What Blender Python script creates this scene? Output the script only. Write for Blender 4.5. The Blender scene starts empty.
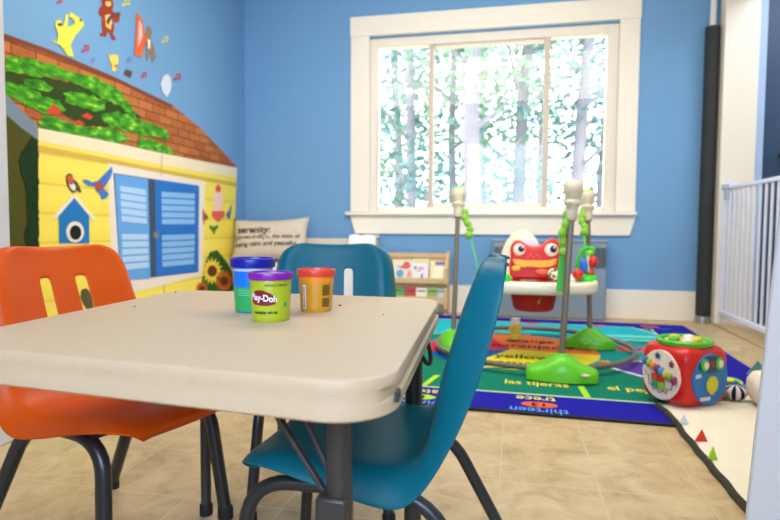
import bpy, math, random
from mathutils import Vector, Matrix
random.seed(7)
scene = bpy.context.scene
COL = scene.collection
PI = math.pi
sin, cos = math.sin, math.cos
EYE = 0.62                      # camera height
YB, XL, XR, ZC = 4.256, -2.10, 1.335, 2.41   # back wall, left wall, right wall, ceiling

# ------------------------------------------------------------------ materials
def lin(c):
    c = c / 255.0
    return c / 12.92 if c <= 0.04045 else ((c + 0.055) / 1.055) ** 2.4
def rgb(r, g, b): return (lin(r), lin(g), lin(b), 1.0)
MATS = {}
def mat(name, col, rough=0.5, metal=0.0, var=0.06, vscale=6.0, bump=0.0, bscale=200.0, spec=0.5, coat=0.0, emit=None, estr=0.0, sheen=0.0, trans=0.0):
    if name in MATS: return MATS[name]
    if name.endswith('_print'): rough, spec = 0.7, 0.15
    m = bpy.data.materials.new(name); m.use_nodes = True
    nt = m.node_tree; N = nt.nodes; Lk = nt.links
    b = N['Principled BSDF']
    b.inputs['Roughness'].default_value = rough
    b.inputs['Metallic'].default_value = metal
    b.inputs['Specular IOR Level'].default_value = spec
    b.inputs['Coat Weight'].default_value = coat
    b.inputs['Sheen Weight'].default_value = sheen
    b.inputs['Transmission Weight'].default_value = trans
    c = rgb(*col)
    tc = N.new('ShaderNodeTexCoord')
    if var > 0:
        nz = N.new('ShaderNodeTexNoise'); nz.inputs['Scale'].default_value = vscale; nz.inputs['Detail'].default_value = 4
        Lk.new(tc.outputs['Object'], nz.inputs['Vector'])
        mx = N.new('ShaderNodeMix'); mx.data_type = 'RGBA'
        mx.inputs['A'].default_value = tuple(max(0, v * (1 - var)) for v in c[:3]) + (1,)
        mx.inputs['B'].default_value = tuple(min(1, v * (1 + var)) for v in c[:3]) + (1,)
        Lk.new(nz.outputs['Fac'], mx.inputs['Factor']); Lk.new(mx.outputs['Result'], b.inputs['Base Color'])
    else:
        b.inputs['Base Color'].default_value = c
    if bump > 0:
        n2 = N.new('ShaderNodeTexNoise'); n2.inputs['Scale'].default_value = bscale; n2.inputs['Detail'].default_value = 3
        Lk.new(tc.outputs['Object'], n2.inputs['Vector'])
        bp = N.new('ShaderNodeBump'); bp.inputs['Strength'].default_value = bump; bp.inputs['Distance'].default_value = 0.002
        Lk.new(n2.outputs['Fac'], bp.inputs['Height']); Lk.new(bp.outputs['Normal'], b.inputs['Normal'])
    if emit:
        b.inputs['Emission Color'].default_value = rgb(*emit); b.inputs['Emission Strength'].default_value = estr
    MATS[name] = m
    return m

def ramp_mat(name, stops, build, rough=0.5, bump=0.0):
    """stops: [(pos,(r,g,b))]; build(N, Lk, tc) returns a float socket"""
    m = bpy.data.materials.new(name); m.use_nodes = True
    nt = m.node_tree; N = nt.nodes; Lk = nt.links; b = N['Principled BSDF']
    b.inputs['Roughness'].default_value = rough; b.inputs['Specular IOR Level'].default_value = 0.15
    tc = N.new('ShaderNodeTexCoord')
    s = build(N, Lk, tc)
    r = N.new('ShaderNodeValToRGB')
    el = r.color_ramp.elements
    while len(el) > 1: el.remove(el[-1])
    el[0].position = stops[0][0]; el[0].color = rgb(*stops[0][1])
    for p, c in stops[1:]:
        e = el.new(p); e.color = rgb(*c)
    Lk.new(s, r.inputs['Fac']); Lk.new(r.outputs['Color'], b.inputs['Base Color'])
    if bump:
        bp = N.new('ShaderNodeBump'); bp.inputs['Strength'].default_value = bump; bp.inputs['Distance'].default_value = 0.004
        Lk.new(s, bp.inputs['Height']); Lk.new(bp.outputs['Normal'], b.inputs['Normal'])
    MATS[name] = m
    return m

# floor: beige square vinyl tiles with mottling and pale joints
def floor_mat():
    m = bpy.data.materials.new('vinyl_tile'); m.use_nodes = True
    nt = m.node_tree; N = nt.nodes; Lk = nt.links; b = N['Principled BSDF']
    tc = N.new('ShaderNodeTexCoord'); mp = N.new('ShaderNodeMapping')
    mp.inputs['Location'].default_value = (0.021, -0.1445, 0)
    Lk.new(tc.outputs['Object'], mp.inputs['Vector'])
    br = N.new('ShaderNodeTexBrick'); br.offset = 0.0; br.squash = 1.0
    br.inputs['Scale'].default_value = 1.0; br.inputs['Brick Width'].default_value = 0.2335; br.inputs['Row Height'].default_value = 0.2535
    br.inputs['Mortar Size'].default_value = 0.0026; br.inputs['Mortar Smooth'].default_value = 0.6; br.inputs['Bias'].default_value = 0
    br.inputs['Color1'].default_value = (0.40, 0.40, 0.40, 1); br.inputs['Color2'].default_value = (0.6, 0.6, 0.6, 1); br.inputs['Mortar'].default_value = (0.5, 0.5, 0.5, 1)
    Lk.new(mp.outputs['Vector'], br.inputs['Vector'])
    n1 = N.new('ShaderNodeTexNoise'); n1.inputs['Scale'].default_value = 9; n1.inputs['Detail'].default_value = 8; n1.inputs['Roughness'].default_value = 0.65; n1.inputs['Distortion'].default_value = 1.2
    Lk.new(tc.outputs['Object'], n1.inputs['Vector'])
    ad = N.new('ShaderNodeMath'); ad.operation = 'MULTIPLY_ADD'; ad.inputs[1].default_value = 0.25
    Lk.new(br.outputs['Color'], ad.inputs[0]); Lk.new(n1.outputs['Fac'], ad.inputs[2])
    r = N.new('ShaderNodeValToRGB'); el = r.color_ramp.elements
    el[0].position = 0.40; el[0].color = rgb(164, 135, 92)
    el[1].position = 0.86; el[1].color = rgb(214, 188, 142)
    e = el.new(0.6); e.color = rgb(193, 165, 119)
    Lk.new(ad.outputs[0], r.inputs['Fac'])
    mx = N.new('ShaderNodeMix'); mx.data_type = 'RGBA'
    mx.inputs['B'].default_value = rgb(206, 184, 144)
    Lk.new(br.outputs['Fac'], mx.inputs['Factor']); Lk.new(r.outputs['Color'], mx.inputs['A'])
    Lk.new(mx.outputs['Result'], b.inputs['Base Color'])
    b.inputs['Roughness'].default_value = 0.38; b.inputs['Specular IOR Level'].default_value = 0.45
    bp = N.new('ShaderNodeBump'); bp.inputs['Strength'].default_value = 0.4; bp.inputs['Distance'].default_value = 0.002; bp.invert = True
    Lk.new(br.outputs['Fac'], bp.inputs['Height']); Lk.new(bp.outputs['Normal'], b.inputs['Normal'])
    return m

# ------------------------------------------------------------------ mesh helper
class MB:
    def __init__(s): s.v = []; s.f = []
    def add(s, vs, fs):
        o = len(s.v); s.v += [tuple(p) for p in vs]; s.f += [[i + o for i in f] for f in fs]; return s
    def box(s, c, d, rz=0.0, ry=0.0, rx=0.0):
        M = Matrix.Translation(Vector(c)) @ Matrix.Rotation(rz, 4, 'Z') @ Matrix.Rotation(ry, 4, 'Y') @ Matrix.Rotation(rx, 4, 'X')
        x, y, z = d[0] / 2, d[1] / 2, d[2] / 2
        vs = [M @ Vector(p) for p in ((-x,-y,-z),(x,-y,-z),(x,y,-z),(-x,y,-z),(-x,-y,z),(x,-y,z),(x,y,z),(-x,y,z))]
        return s.add(vs, [(0,3,2,1),(4,5,6,7),(0,1,5,4),(1,2,6,5),(2,3,7,6),(3,0,4,7)])
    def span(s, a, b):
        return s.box([(a[i] + b[i]) / 2 for i in range(3)], [abs(b[i] - a[i]) for i in range(3)])
    def loft(s, rows, closeU=True, capA=True, capB=True):
        n = len(rows[0]); vs = [p for r in rows for p in r]; fs = []
        for i in range(len(rows) - 1):
            for j in range(n if closeU else n - 1):
                k = (j + 1) % n
                fs.append((i * n + j, i * n + k, (i + 1) * n + k, (i + 1) * n + j))
        if capA: fs.append(tuple(range(n))[::-1])
        if capB: fs.append(tuple((len(rows) - 1) * n + j for j in range(n)))
        return s.add(vs, fs)
    def lathe(s, prof, c=(0, 0, 0), seg=32, axis=None):
        rows = []
        R = Matrix.Identity(3) if axis is None else Vector((0, 0, 1)).rotation_difference(Vector(axis)).to_matrix()
        for r, z in prof:
            rows.append([Vector(c) + R @ Vector((max(r, 1e-5) * cos(2 * PI * j / seg), max(r, 1e-5) * sin(2 * PI * j / seg), z)) for j in range(seg)])
        return s.loft(rows)
    def tube(s, pts, r, seg=10, closed=False):
        pts = [Vector(p) for p in pts]; n = len(pts); rows = []
        up = None
        for i, p in enumerate(pts):
            if closed: t = pts[(i + 1) % n] - pts[i - 1]
            else: t = pts[min(i + 1, n - 1)] - pts[max(i - 1, 0)]
            t.normalize()
            if up is None: up = t.orthogonal().normalized()
            else:
                up = up - t * up.dot(t)
                up = up.normalized() if up.length > 1e-6 else t.orthogonal().normalized()
            w = t.cross(up); rr = r[i] if isinstance(r, (list, tuple)) else r
            rows.append([p + (up * cos(2 * PI * j / seg) + w * sin(2 * PI * j / seg)) * rr for j in range(seg)])
        if closed: rows.append(rows[0]); return s.loft(rows, capA=False, capB=False)
        return s.loft(rows)
    def bar(s, a, b, w, t, side):
        a, b = Vector(a), Vector(b); d = (b - a).normalized(); u = Vector(side); u = (u - d * u.dot(d)).normalized(); v = d.cross(u)
        return s.loft([[p + u * (w / 2 * i) + v * (t / 2 * j) for i, j in ((-1,-1),(1,-1),(1,1),(-1,1))] for p in (a, b)])
    def ell(s, c, r, seg=20, rings=12, rz=0.0):
        if isinstance(r, (int, float)): r = (r, r, r)
        M = Matrix.Rotation(rz, 3, 'Z')
        rows = []
        for i in range(rings + 1):
            a = -PI / 2 + PI * i / rings; ca = max(cos(a), 1e-4)
            rows.append([Vector(c) + M @ Vector((r[0] * ca * cos(2 * PI * j / seg), r[1] * ca * sin(2 * PI * j / seg), r[2] * sin(a))) for j in range(seg)])
        return s.loft(rows)
    def prism(s, poly, fn, t0, t1):
        """poly of 2D points; fn(u, v, t) -> 3D"""
        a = [fn(u, v, t0) for u, v in poly]; b = [fn(u, v, t1) for u, v in poly]
        return s.loft([a, b])
    def build(s, name, m, parent=None, smooth=35, bevel=0.0, subsurf=0, solid=0.0, loc=None, fix=False):
        me = bpy.data.meshes.new(name); me.from_pydata(s.v, [], s.f)
        if fix or True:
            import bmesh
            bm = bmesh.new(); bm.from_mesh(me); bmesh.ops.remove_doubles(bm, verts=bm.verts, dist=1e-6)
            if solid == 0.0: bmesh.ops.recalc_face_normals(bm, faces=bm.faces)
            bm.to_mesh(me); bm.free()
        me.materials.append(m)
        if smooth:
            me.shade_smooth()
            if smooth < 180: me.set_sharp_from_angle(angle=math.radians(smooth))
        o = bpy.data.objects.new(name, me); COL.objects.link(o)
        if parent: o.parent = parent
        if loc: o.location = loc
        if solid:
            q = o.modifiers.new('solidify', 'SOLIDIFY'); q.thickness = solid; q.offset = 0
        if bevel:
            q = o.modifiers.new('bevel', 'BEVEL'); q.width = bevel; q.segments = 2; q.limit_method = 'ANGLE'; q.angle_limit = math.radians(40)
        if subsurf:
            q = o.modifiers.new('subsurf', 'SUBSURF'); q.levels = subsurf; q.render_levels = subsurf
        return o

def tag(o, label=None, cat=None, group=None, kind=None):
    if label: o['label'] = label
    if cat: o['category'] = cat
    if group: o['group'] = group
    if kind: o['kind'] = kind
    return o
def thing(name, label, cat, loc=(0, 0, 0), rz=0.0, group=None):
    o = bpy.data.objects.new(name, None); COL.objects.link(o); o.empty_display_size = 0.1
    o.location = loc; o.rotation_euler = (0, 0, rz)
    return tag(o, label, cat, group)
def struct(name, mb, m, label, cat, parent=None, **k):
    o = mb.build(name, m, parent, **k)
    if not parent: tag(o, label, cat, kind='structure')
    return o

def fillet(pts, r, n=6):
    pts = [Vector(p) for p in pts]; out = [pts[0]]
    for i in range(1, len(pts) - 1):
        a = (pts[i - 1] - pts[i]); b = (pts[i + 1] - pts[i])
        d = min(r, a.length * 0.49, b.length * 0.49)
        p0 = pts[i] + a.normalized() * d; p1 = pts[i] + b.normalized() * d
        for k in range(n + 1):
            t = k / n; out.append(p0 * (1 - t) ** 2 + pts[i] * 2 * t * (1 - t) + p1 * t * t)
    out.append(pts[-1]); return out
def round_poly(pts, r, n=8):
    """2D rounded polygon, counter-clockwise; returns [(point, outward normal)]"""
    out = []; N_ = len(pts); P = [Vector(p) for p in pts]
    for i in range(N_):
        a, b, c = P[i - 1], P[i], P[(i + 1) % N_]
        d0 = (b - a).normalized(); d1 = (c - b).normalized()
        n0 = Vector((d0.y, -d0.x)); n1 = Vector((d1.y, -d1.x))
        ang = d0.angle(d1); off = r * math.tan(ang / 2)
        cen = b - d0 * off - n0 * r
        for k in range(n + 1):
            t = k / n; nn = (n0 * (1 - t) + n1 * t).normalized()
            out.append((cen + nn * r, nn))
    return out
def ellipse(cx, cy, rx, ry, n=28, rot=0.0, a0=0.0, a1=2 * PI):
    full = abs(a1 - a0 - 2 * PI) < 1e-6
    m = n if full else n + 1
    P = []
    for i in range(m):
        a = a0 + (a1 - a0) * i / n
        x, y = rx * cos(a), ry * sin(a)
        P.append((cx + x * cos(rot) - y * sin(rot), cy + x * sin(rot) + y * cos(rot)))
    return P
def text_shape(body, size, bold=0.0, xscale=1.0):
    """filled 2D outline of a word, centred: verts, faces"""
    cu = bpy.data.curves.new('lettering', 'FONT'); cu.body = body; cu.size = size; cu.align_x = 'CENTER'; cu.align_y = 'CENTER'
    cu.offset = bold; cu.fill_mode = 'FRONT'; cu.resolution_u = 4
    o = bpy.data.objects.new('lettering', cu); COL.objects.link(o)
    bpy.context.view_layer.update()
    dg = bpy.context.evaluated_depsgraph_get()
    me = bpy.data.meshes.new_from_object(o.evaluated_get(dg))
    vs = [(v.co.x * xscale, v.co.y) for v in me.vertices]; fs = [list(p.vertices) for p in me.polygons]
    bpy.data.objects.remove(o); bpy.data.curves.remove(cu); bpy.data.meshes.remove(me)
    return vs, fs
def lettering(name, body, size, m, fn, parent=None, bold=0.0, xscale=1.0):
    vs, fs = text_shape(body, size, bold, xscale)
    return MB().add([fn(u, v) for u, v in vs], fs).build(name, m, parent, smooth=0)

# ------------------------------------------------------------------ camera
F_PX = 572.33
yaw, pitch, roll = math.radians(-12.1115), math.radians(-3.1137), math.radians(-0.3668)
fwd = Vector((sin(yaw) * cos(pitch), cos(yaw) * cos(pitch), sin(pitch)))
rt = Vector((cos(yaw), -sin(yaw), 0)); dn = fwd.cross(rt)
rt2 = rt * cos(roll) + dn * sin(roll); dn2 = dn * cos(roll) - rt * sin(roll)
cam_d = bpy.data.cameras.new('camera'); cam = bpy.data.objects.new('camera', cam_d); COL.objects.link(cam)
M4 = Matrix((rt2, -dn2, -fwd)).transposed().to_4x4(); M4.translation = (0, 0, EYE)
cam.matrix_world = M4
cam_d.sensor_width = 36; cam_d.lens = F_PX / 780 * 36; cam_d.clip_start = 0.02; cam_d.clip_end = 200
cam_d.dof.use_dof = True; cam_d.dof.focus_distance = 0.95; cam_d.dof.aperture_fstop = 5.0
scene.camera = cam
def ray(px, py): return rt2 * ((px - 390) / F_PX) + dn2 * ((py - 260) / F_PX) + fwd
def on_left(px, py):            # measured point of the left wall -> (y, z)
    v = ray(px, py); t = XL / v.x; return (v.y * t, EYE + v.z * t)
def on_floor(px, py):
    v = ray(px, py); t = -EYE / v.z; return (v.x * t, v.y * t)

# ------------------------------------------------------------------ common materials
white_trim = mat('white_trim_paint', (246, 236, 218), 0.45, var=0.02)
white_cool = mat('white_door_paint', (208, 204, 200), 0.5, var=0.03, vscale=3)
blue_wall = mat('blue_wall_paint', (112, 160, 204), 0.7, var=0.03, vscale=2, bump=0.08, bscale=120)
ceil_m = mat('ceiling_paint', (225, 225, 222), 0.8, var=0.02)
dark_steel = mat('dark_grey_steel', (38, 40, 42), 0.32, metal=0.0, var=0.1, spec=0.6)
floor_m = floor_mat()

# ================================================================== THE SETTING
struct('floor', MB().span((-3.2, -1.4, -0.06), (3.2, YB + 0.16, 0.0)), floor_m, 'beige vinyl tile floor with pale joints', 'floor')
struct('ceiling', MB().span((-3.2, -1.5, ZC), (3.2, YB + 0.16, ZC + 0.08)), ceil_m, 'white painted ceiling', 'ceiling')
WX0, WX1, WZ0, WZ1 = -1.085, 0.695, 0.745, 2.05
wb = MB()
wb.span((XL - 0.12, YB, 0), (WX0, YB + 0.14, ZC)); wb.span((WX1, YB, 0), (XR + 0.4, YB + 0.14, ZC))
wb.span((WX0, YB, 0), (WX1, YB + 0.14, WZ0)); wb.span((WX0, YB, WZ1), (WX1, YB + 0.14, ZC))
struct('wall_back', wb, blue_wall, 'blue painted wall around the wide window', 'wall', smooth=0)
struct('wall_left', MB().span((XL - 0.12, 1.25, 0), (XL, YB, ZC)), blue_wall, 'blue painted wall behind the painted house', 'wall', smooth=0)
wr = MB()
wr.span((XR, 1.25, 0), (XR + 0.14, 3.20, ZC)); wr.span((XR, 3.20, 2.12), (XR + 0.14, YB, ZC))
struct('wall_right', wr, white_cool, 'pale wall beside the gated doorway', 'wall', smooth=0)
# partition with the wide opening the picture is taken through
struct('wall_front_left', MB().span((-3.1, 1.27, 0), (-1.402, 1.37, ZC)), white_cool, 'white end of the partition at the left picture edge', 'wall', bevel=0.004)
rj = MB()
rj.loft([[(0.428, 1.16, 0), (3.2, 1.16, 0), (3.2, 1.28, 0), (0.480, 1.28, 0)], [(0.575, 1.16, ZC), (3.2, 1.16, ZC), (3.2, 1.28, ZC), (0.62, 1.28, ZC)]])
struct('wall_front_right', rj, white_cool, 'white door jamb at the right picture edge', 'wall', bevel=0.006)
# the room the camera stands in, unseen; closed off to cut the sky light
struct('wall_side_left', MB().span((-3.2, -1.4, 0), (-3.1, 1.27, ZC)), white_cool, 'pale wall of the room the picture is taken from', 'wall', smooth=0)
struct('wall_side_right', MB().span((3.1, -1.4, 0), (3.2, 1.16, ZC)), white_cool, 'pale right wall of the room the picture is taken from', 'wall', smooth=0)
wh = MB(); wh.span((-3.2, -1.5, 0), (-.8, -1.4, ZC)); wh.span((1.0, -1.5, 0), (3.2, -1.4, ZC)); wh.span((-.8, -1.5, 0), (1.0, -1.4, .8)); wh.span((-.8, -1.5, 2.1), (1.0, -1.4, ZC))  # unseen opening added here to let some sky light in
struct('wall_behind', wh, white_cool, 'pale wall behind the camera with an added opening for sky light', 'wall', smooth=0)
# baseboards
struct('baseboard_back', MB().span((XL, YB - 0.018, 0), (1.24, YB, 0.205)), white_trim, 'tall white baseboard under the window', 'baseboard', bevel=0.004)
struct('baseboard_left', MB().span((XL, 1.37, 0), (XL + 0.016, YB - 0.02, 0.14)), white_trim, 'white baseboard along the painted house wall', 'baseboard', bevel=0.004)
struct('trim_1', MB().span((-1.44, 1.37, 0), (-1.395, 1.40, 0.10)), mat('tan_wood_trim', (176, 148, 108), 0.5), 'short tan trim block behind the left partition end', 'trim', bevel=0.003)
# doorway: deep white jamb, return, dark door beyond
struct('trim_2', MB().span((1.31, 4.12, 0), (1.515, 4.22, ZC)), white_trim, 'wide white jamb behind the gate', 'trim', bevel=0.004)
struct('trim_3', MB().span((1.515, 4.14, 0), (1.565, 4.24, ZC)), mat('pale_blue_trim', (176, 198, 232), 0.45), 'narrow pale blue edge beside the dark door', 'trim', bevel=0.004)
d1 = struct('door_1', MB().span((1.565, 4.20, 0.01), (2.5, 4.24, 2.2)), mat('slate_door_paint', (52, 76, 104), 0.45), 'slate blue door beyond the gate', 'door', bevel=0.003)
kn = MB(); kn.lathe([(0.028, 0), (0.028, 0.006), (0.011, 0.01), (0.011, 0.03), (0.026, 0.042), (0.031, 0.055), (0.024, 0.068), (0.001, 0.072)], (1.705, 4.20, 1.115), 20, (0, -1, 0))
kn.build('door_knob', mat('antique_brass', (60, 52, 40), 0.3, metal=0.8), d1)
struct('trim_4', MB().span((1.30, 3.05, 0), (1.40, 4.13, 0.012)), mat('oak_threshold', (196, 166, 120), 0.45, var=0.15, vscale=20), 'oak threshold strip under the gate', 'trim', bevel=0.004)
struct('wall_hall', MB().span((2.5, 1.3, 0), (2.6, 4.24, ZC)), white_cool, 'pale hallway wall beyond the gate', 'wall', smooth=0)

# ------------------------------------------------------------------ window
win_m = mat('window_vinyl', (240, 228, 210), 0.4, var=0.02)
w = MB()
w.span((-1.222, YB - 0.022, 0.75), (-1.078, YB, 2.065)); w.span((0.692, YB - 0.022, 0.75), (0.822, YB, 2.065))
w.span((-1.226, YB - 0.028, 2.06), (0.826, YB, 2.205))
win = w.build('window_1', white_trim, bevel=0.003); tag(win, 'wide white framed three pane window in the blue wall', 'window', kind='structure')
MB().span((-1.255, YB - 0.055, 0.722), (0.828, YB + 0.13, 0.748)).build('window_sill', white_trim, win, bevel=0.005)
ap = MB(); ap.prism([(-1.225, 0.72), (-1.185, 0.582), (0.79, 0.582), (0.83, 0.72)], lambda u, v, t: (u, t, v), YB - 0.02, YB)
ap.build('apron', white_trim, win, bevel=0.003)
fr = MB()
fr.span((-1.085, YB + 0.02, 0.745), (-1.02, YB + 0.10, 2.05)); fr.span((0.62, YB + 0.02, 0.745), (0.695, YB + 0.10, 2.05))
fr.span((-1.02, YB + 0.02, 1.985), (0.62, YB + 0.10, 2.05)); fr.span((-1.02, YB + 0.02, 0.745), (0.62, YB + 0.10, 0.785))
fr.build('window_frame', win_m, win, bevel=0.003)
MB().span((-0.632, YB + 0.015, 0.785), (-0.594, YB + 0.075, 1.985)).build('mullion', mat('window_beige', (206, 190, 172), 0.45), win, bevel=0.003)
MB().span((0.196, YB + 0.015, 0.785), (0.237, YB + 0.075, 1.985)).build('mullion', MATS['window_beige'], win, bevel=0.003)
sa = MB(); sa.span((-0.594, YB + 0.05, 1.955), (0.196, YB + 0.07, 1.985)); sa.span((-0.594, YB + 0.05, 0.785), (0.196, YB + 0.07, 0.815))
sa.build('sash', win_m, win, bevel=0.002)
gm = bpy.data.materials.new('window_glass'); gm.use_nodes = True
nt = gm.node_tree; nt.nodes.clear()
go = nt.nodes.new('ShaderNodeOutputMaterial'); gx = nt.nodes.new('ShaderNodeMixShader'); gt = nt.nodes.new('ShaderNodeBsdfTransparent'); gg = nt.nodes.new('ShaderNodeBsdfGlossy'); gf = nt.nodes.new('ShaderNodeFresnel')
gg.inputs['Roughness'].default_value = 0.02; gf.inputs['IOR'].default_value = 1.5; gt.inputs['Color'].default_value = (0.97, 0.99, 1, 1)
nt.links.new(gf.outputs[0], gx.inputs[0]); nt.links.new(gt.outputs[0], gx.inputs[1]); nt.links.new(gg.outputs[0], gx.inputs[2]); nt.links.new(gx.outputs[0], go.inputs[0])
for a, b, yy in ((-1.02, -0.632, 0.055), (-0.594, 0.196, 0.062), (0.237, 0.62, 0.055)):
    MB().add([(a, YB + yy, 0.785), (b, YB + yy, 0.785), (b, YB + yy, 1.985), (a, YB + yy, 1.985)], [(0, 1, 2, 3)]).build('pane', gm, win, smooth=0)

# ------------------------------------------------------------------ outdoors
ground_m = mat('forest_ground', (196, 204, 176), 0.9, var=0.2, vscale=0.8)
tag(MB().span((-30, YB + 0.2, -1.3), (30, 45, -1.2)).build('ground', ground_m, smooth=0), 'pale ground outside the window', 'ground', kind='structure')
bark = mat('pale_bark', (140, 134, 142), 0.9, var=0.25, vscale=4, bump=0.3, bscale=20)
leafs = [mat('leaf_green', (104, 142, 116), 0.7, var=0.3, vscale=2), mat('leaf_light', (132, 168, 134), 0.7, var=0.3, vscale=2), mat('leaf_blue', (98, 132, 134), 0.7, var=0.3, vscale=2)]
def tree(x, y, r, h, lean, crown, nleaf, rad, mi, label, group=None):
    t = thing('tree', label, 'tree', (x, y, -1.2), 0, group)
    pts = [(lean * k / 6 + 0.04 * sin(k * 1.7 + x), 0.05 * cos(k * 2.1), h * k / 6) for k in range(7)]
    tb = MB().tube(pts, [r * (1 - 0.08 * k) for k in range(7)], 10)
    tb.build('trunk', bark, t)
    bb = MB()
    for k in range(5):
        z = h * (0.35 + 0.12 * k); a = random.uniform(0, 2 * PI); ln = random.uniform(0.7, 1.6)
        c = Vector((lean * z / h, 0, z))
        bb.tube([c, c + Vector((cos(a) * ln * .5, sin(a) * ln * .5, ln * .3)), c + Vector((cos(a) * ln, sin(a) * ln, ln * .75))], [r * .35, r * .25, r * .12], 6)
    bb.build('branches', bark, t)
    lf = MB()
    for _ in range(int(nleaf * 1.35)):
        z = random.uniform(*crown); a = random.uniform(0, 2 * PI); q = rad * math.sqrt(random.random())
        c = Vector((lean * z / h + q * cos(a), q * sin(a), z))
        for _ in range(4):
            d = c + Vector((random.gauss(0, .16), random.gauss(0, .16), random.gauss(0, .14)))
            s = random.uniform(.05, .12); u = Vector((random.gauss(0, 1), random.gauss(0, 1), random.gauss(0, .6))).normalized(); v = u.orthogonal().normalized()
            lf.add([d - u * s, d + v * s * .5, d + u * s, d - v * s * .5], [(0, 1, 2, 3)])
    lf.build('foliage', leafs[mi], t, smooth=0)
TR = [(-1.75, 9.5, .10, 7, .1, (1.2, 6), 260, 1.2, 2, 'slim tree seen at the left edge of the left pane'),
      (-2.35, 12, .11, 8, -.2, (1.4, 7), 300, 1.5, 0, 'leafy tree in the middle of the left pane'),
      (-1.15, 10.5, .09, 7, .1, (3.4, 7), 160, 1.2, 1, 'thin tree just right of the left mullion'),
      (-0.62, 8.5, .15, 7, .05, (3.6, 7), 170, 1.1, 1, 'thick pale trunk left of centre in the middle pane'),
      (-0.02, 10, .13, 8, .35, (1.3, 6), 200, .8, 0, 'tree with a leaning forked trunk in the centre pane'),
      (0.55, 13, .10, 8, .1, (3.6, 7), 130, 1.3, 1, 'far thin tree at the right of the middle pane'),
      (0.93, 9.5, .12, 8, .25, (3.4, 7), 190, 1.2, 2, 'bluish trunk in the right pane'),
      (1.45, 10.5, .10, 8, .2, (1.6, 7), 240, 1.1, 2, 'leafy tree at the right edge of the right pane'),
      (-3.6, 15, .13, 9, 0, (1.5, 8), 300, 2.0, 0, 'farthest bushy tree behind the left pane'),
      (-0.9, 17, .13, 9, 0, (1.0, 4.0), 240, 1.6, 2, 'distant tree low behind the middle pane')]
for q in TR: tree(*q)

# ================================================================== LEFT WALL MURAL
def wl(off):
    def fn(u, v, t=0.0): return (XL + off + t, u, v)
    return fn
def px_poly(pts): return [on_left(*p) for p in pts]
def decal(name, polys, m, layer, parent=None, px=True):
    b = MB()
    for i, p in enumerate(polys):
        if px: p = px_poly(p)
        b.prism(p, wl(0.003 + 0.0016 * layer + 0.0002 * (i % 7)), -0.0011, 0.0)
    return b.build(name, m, parent, smooth=0)
house = thing('house_mural', 'painted yellow house mural with brown shingle roof on the left wall', 'mural', (0, 0, 0))
# yellow siding with lap lines, drawn in the print itself
def siding(N, Lk, tc):
    sx = N.new('ShaderNodeSeparateXYZ'); Lk.new(tc.outputs['Object'], sx.inputs[0])
    a = N.new('ShaderNodeMath'); a.operation = 'MULTIPLY'; a.inputs[1].default_value = 1 / 0.135; Lk.new(sx.outputs['Z'], a.inputs[0])
    f = N.new('ShaderNodeMath'); f.operation = 'FRACT'; Lk.new(a.outputs[0], f.inputs[0]); return f.outputs[0]
siding_m = ramp_mat('yellow_siding_print', [(0.0, (240, 214, 80)), (0.05, (232, 202, 72)), (0.12, (246, 222, 84)), (0.6, (250, 230, 96)), (1.0, (248, 226, 100))], siding, 0.55)
def shingle(N, Lk, tc):
    mp = N.new('ShaderNodeMapping'); mp.inputs['Rotation'].default_value = (0, 0, 0); Lk.new(tc.outputs['Object'], mp.inputs['Vector'])
    sx = N.new('ShaderNodeSeparateXYZ'); Lk.new(mp.outputs[0], sx.inputs[0])
    cx = N.new('ShaderNodeCombineXYZ'); Lk.new(sx.outputs['Y'], cx.inputs['X']); Lk.new(sx.outputs['Z'], cx.inputs['Y'])
    br = N.new('ShaderNodeTexBrick'); br.inputs['Scale'].default_value = 1; br.inputs['Brick Width'].default_value = 0.13; br.inputs['Row Height'].default_value = 0.05
    br.inputs['Mortar Size'].default_value = 0.004; br.inputs['Mortar Smooth'].default_value = 0.4; br.inputs['Color1'].default_value = (.45, .45, .45, 1); br.inputs['Color2'].default_value = (.8, .8, .8, 1); br.inputs['Mortar'].default_value = (.12, .12, .12, 1)
    Lk.new(cx.outputs[0], br.inputs['Vector'])
    nz = N.new('ShaderNodeTexNoise'); nz.inputs['Scale'].default_value = 30; Lk.new(tc.outputs['Object'], nz.inputs['Vector'])
    ma = N.new('ShaderNodeMath'); ma.operation = 'MULTIPLY_ADD'; ma.inputs[1].default_value = 0.35; Lk.new(nz.outputs['Fac'], ma.inputs[0]); Lk.new(br.outputs['Color'], ma.inputs[2])
    return ma.outputs[0]
roof_m = ramp_mat('shingle_print', [(0.1, (96, 48, 22)), (0.35, (124, 64, 30)), (0.6, (164, 88, 40)), (0.95, (196, 118, 62))], shingle, 0.55)
def ivy(N, Lk, tc):
    mp = N.new('ShaderNodeMapping'); mp.inputs['Scale'].default_value = (1, 16, 42); mp.inputs['Rotation'].default_value = (0.12, 0, 0); Lk.new(tc.outputs['Object'], mp.inputs['Vector'])
    nz = N.new('ShaderNodeTexNoise'); nz.inputs['Scale'].default_value = 1.0; nz.inputs['Detail'].default_value = 4; Lk.new(mp.outputs[0], nz.inputs['Vector']); return nz.outputs['Fac']
ivy_m = ramp_mat('ivy_print', [(0.25, (34, 88, 16)), (0.42, (54, 130, 20)), (0.56, (80, 168, 26)), (0.66, (140, 206, 50)), (0.75, (186, 226, 84))], ivy, 0.55)
def jag(poly, a, step=3.0):
    out = []
    for i in range(len(poly)):
        (x0, y0), (x1, y1) = poly[i], poly[(i + 1) % len(poly)]
        n = max(1, int(math.hypot(x1 - x0, y1 - y0) / step))
        for k in range(n):
            q = random.uniform(-a, a) if x0 > 6 else 0
            out.append((x0 + (x1 - x0) * k / n + q * .6, y0 + (y1 - y0) * k / n + random.uniform(-a, a)))
    return out
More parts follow.
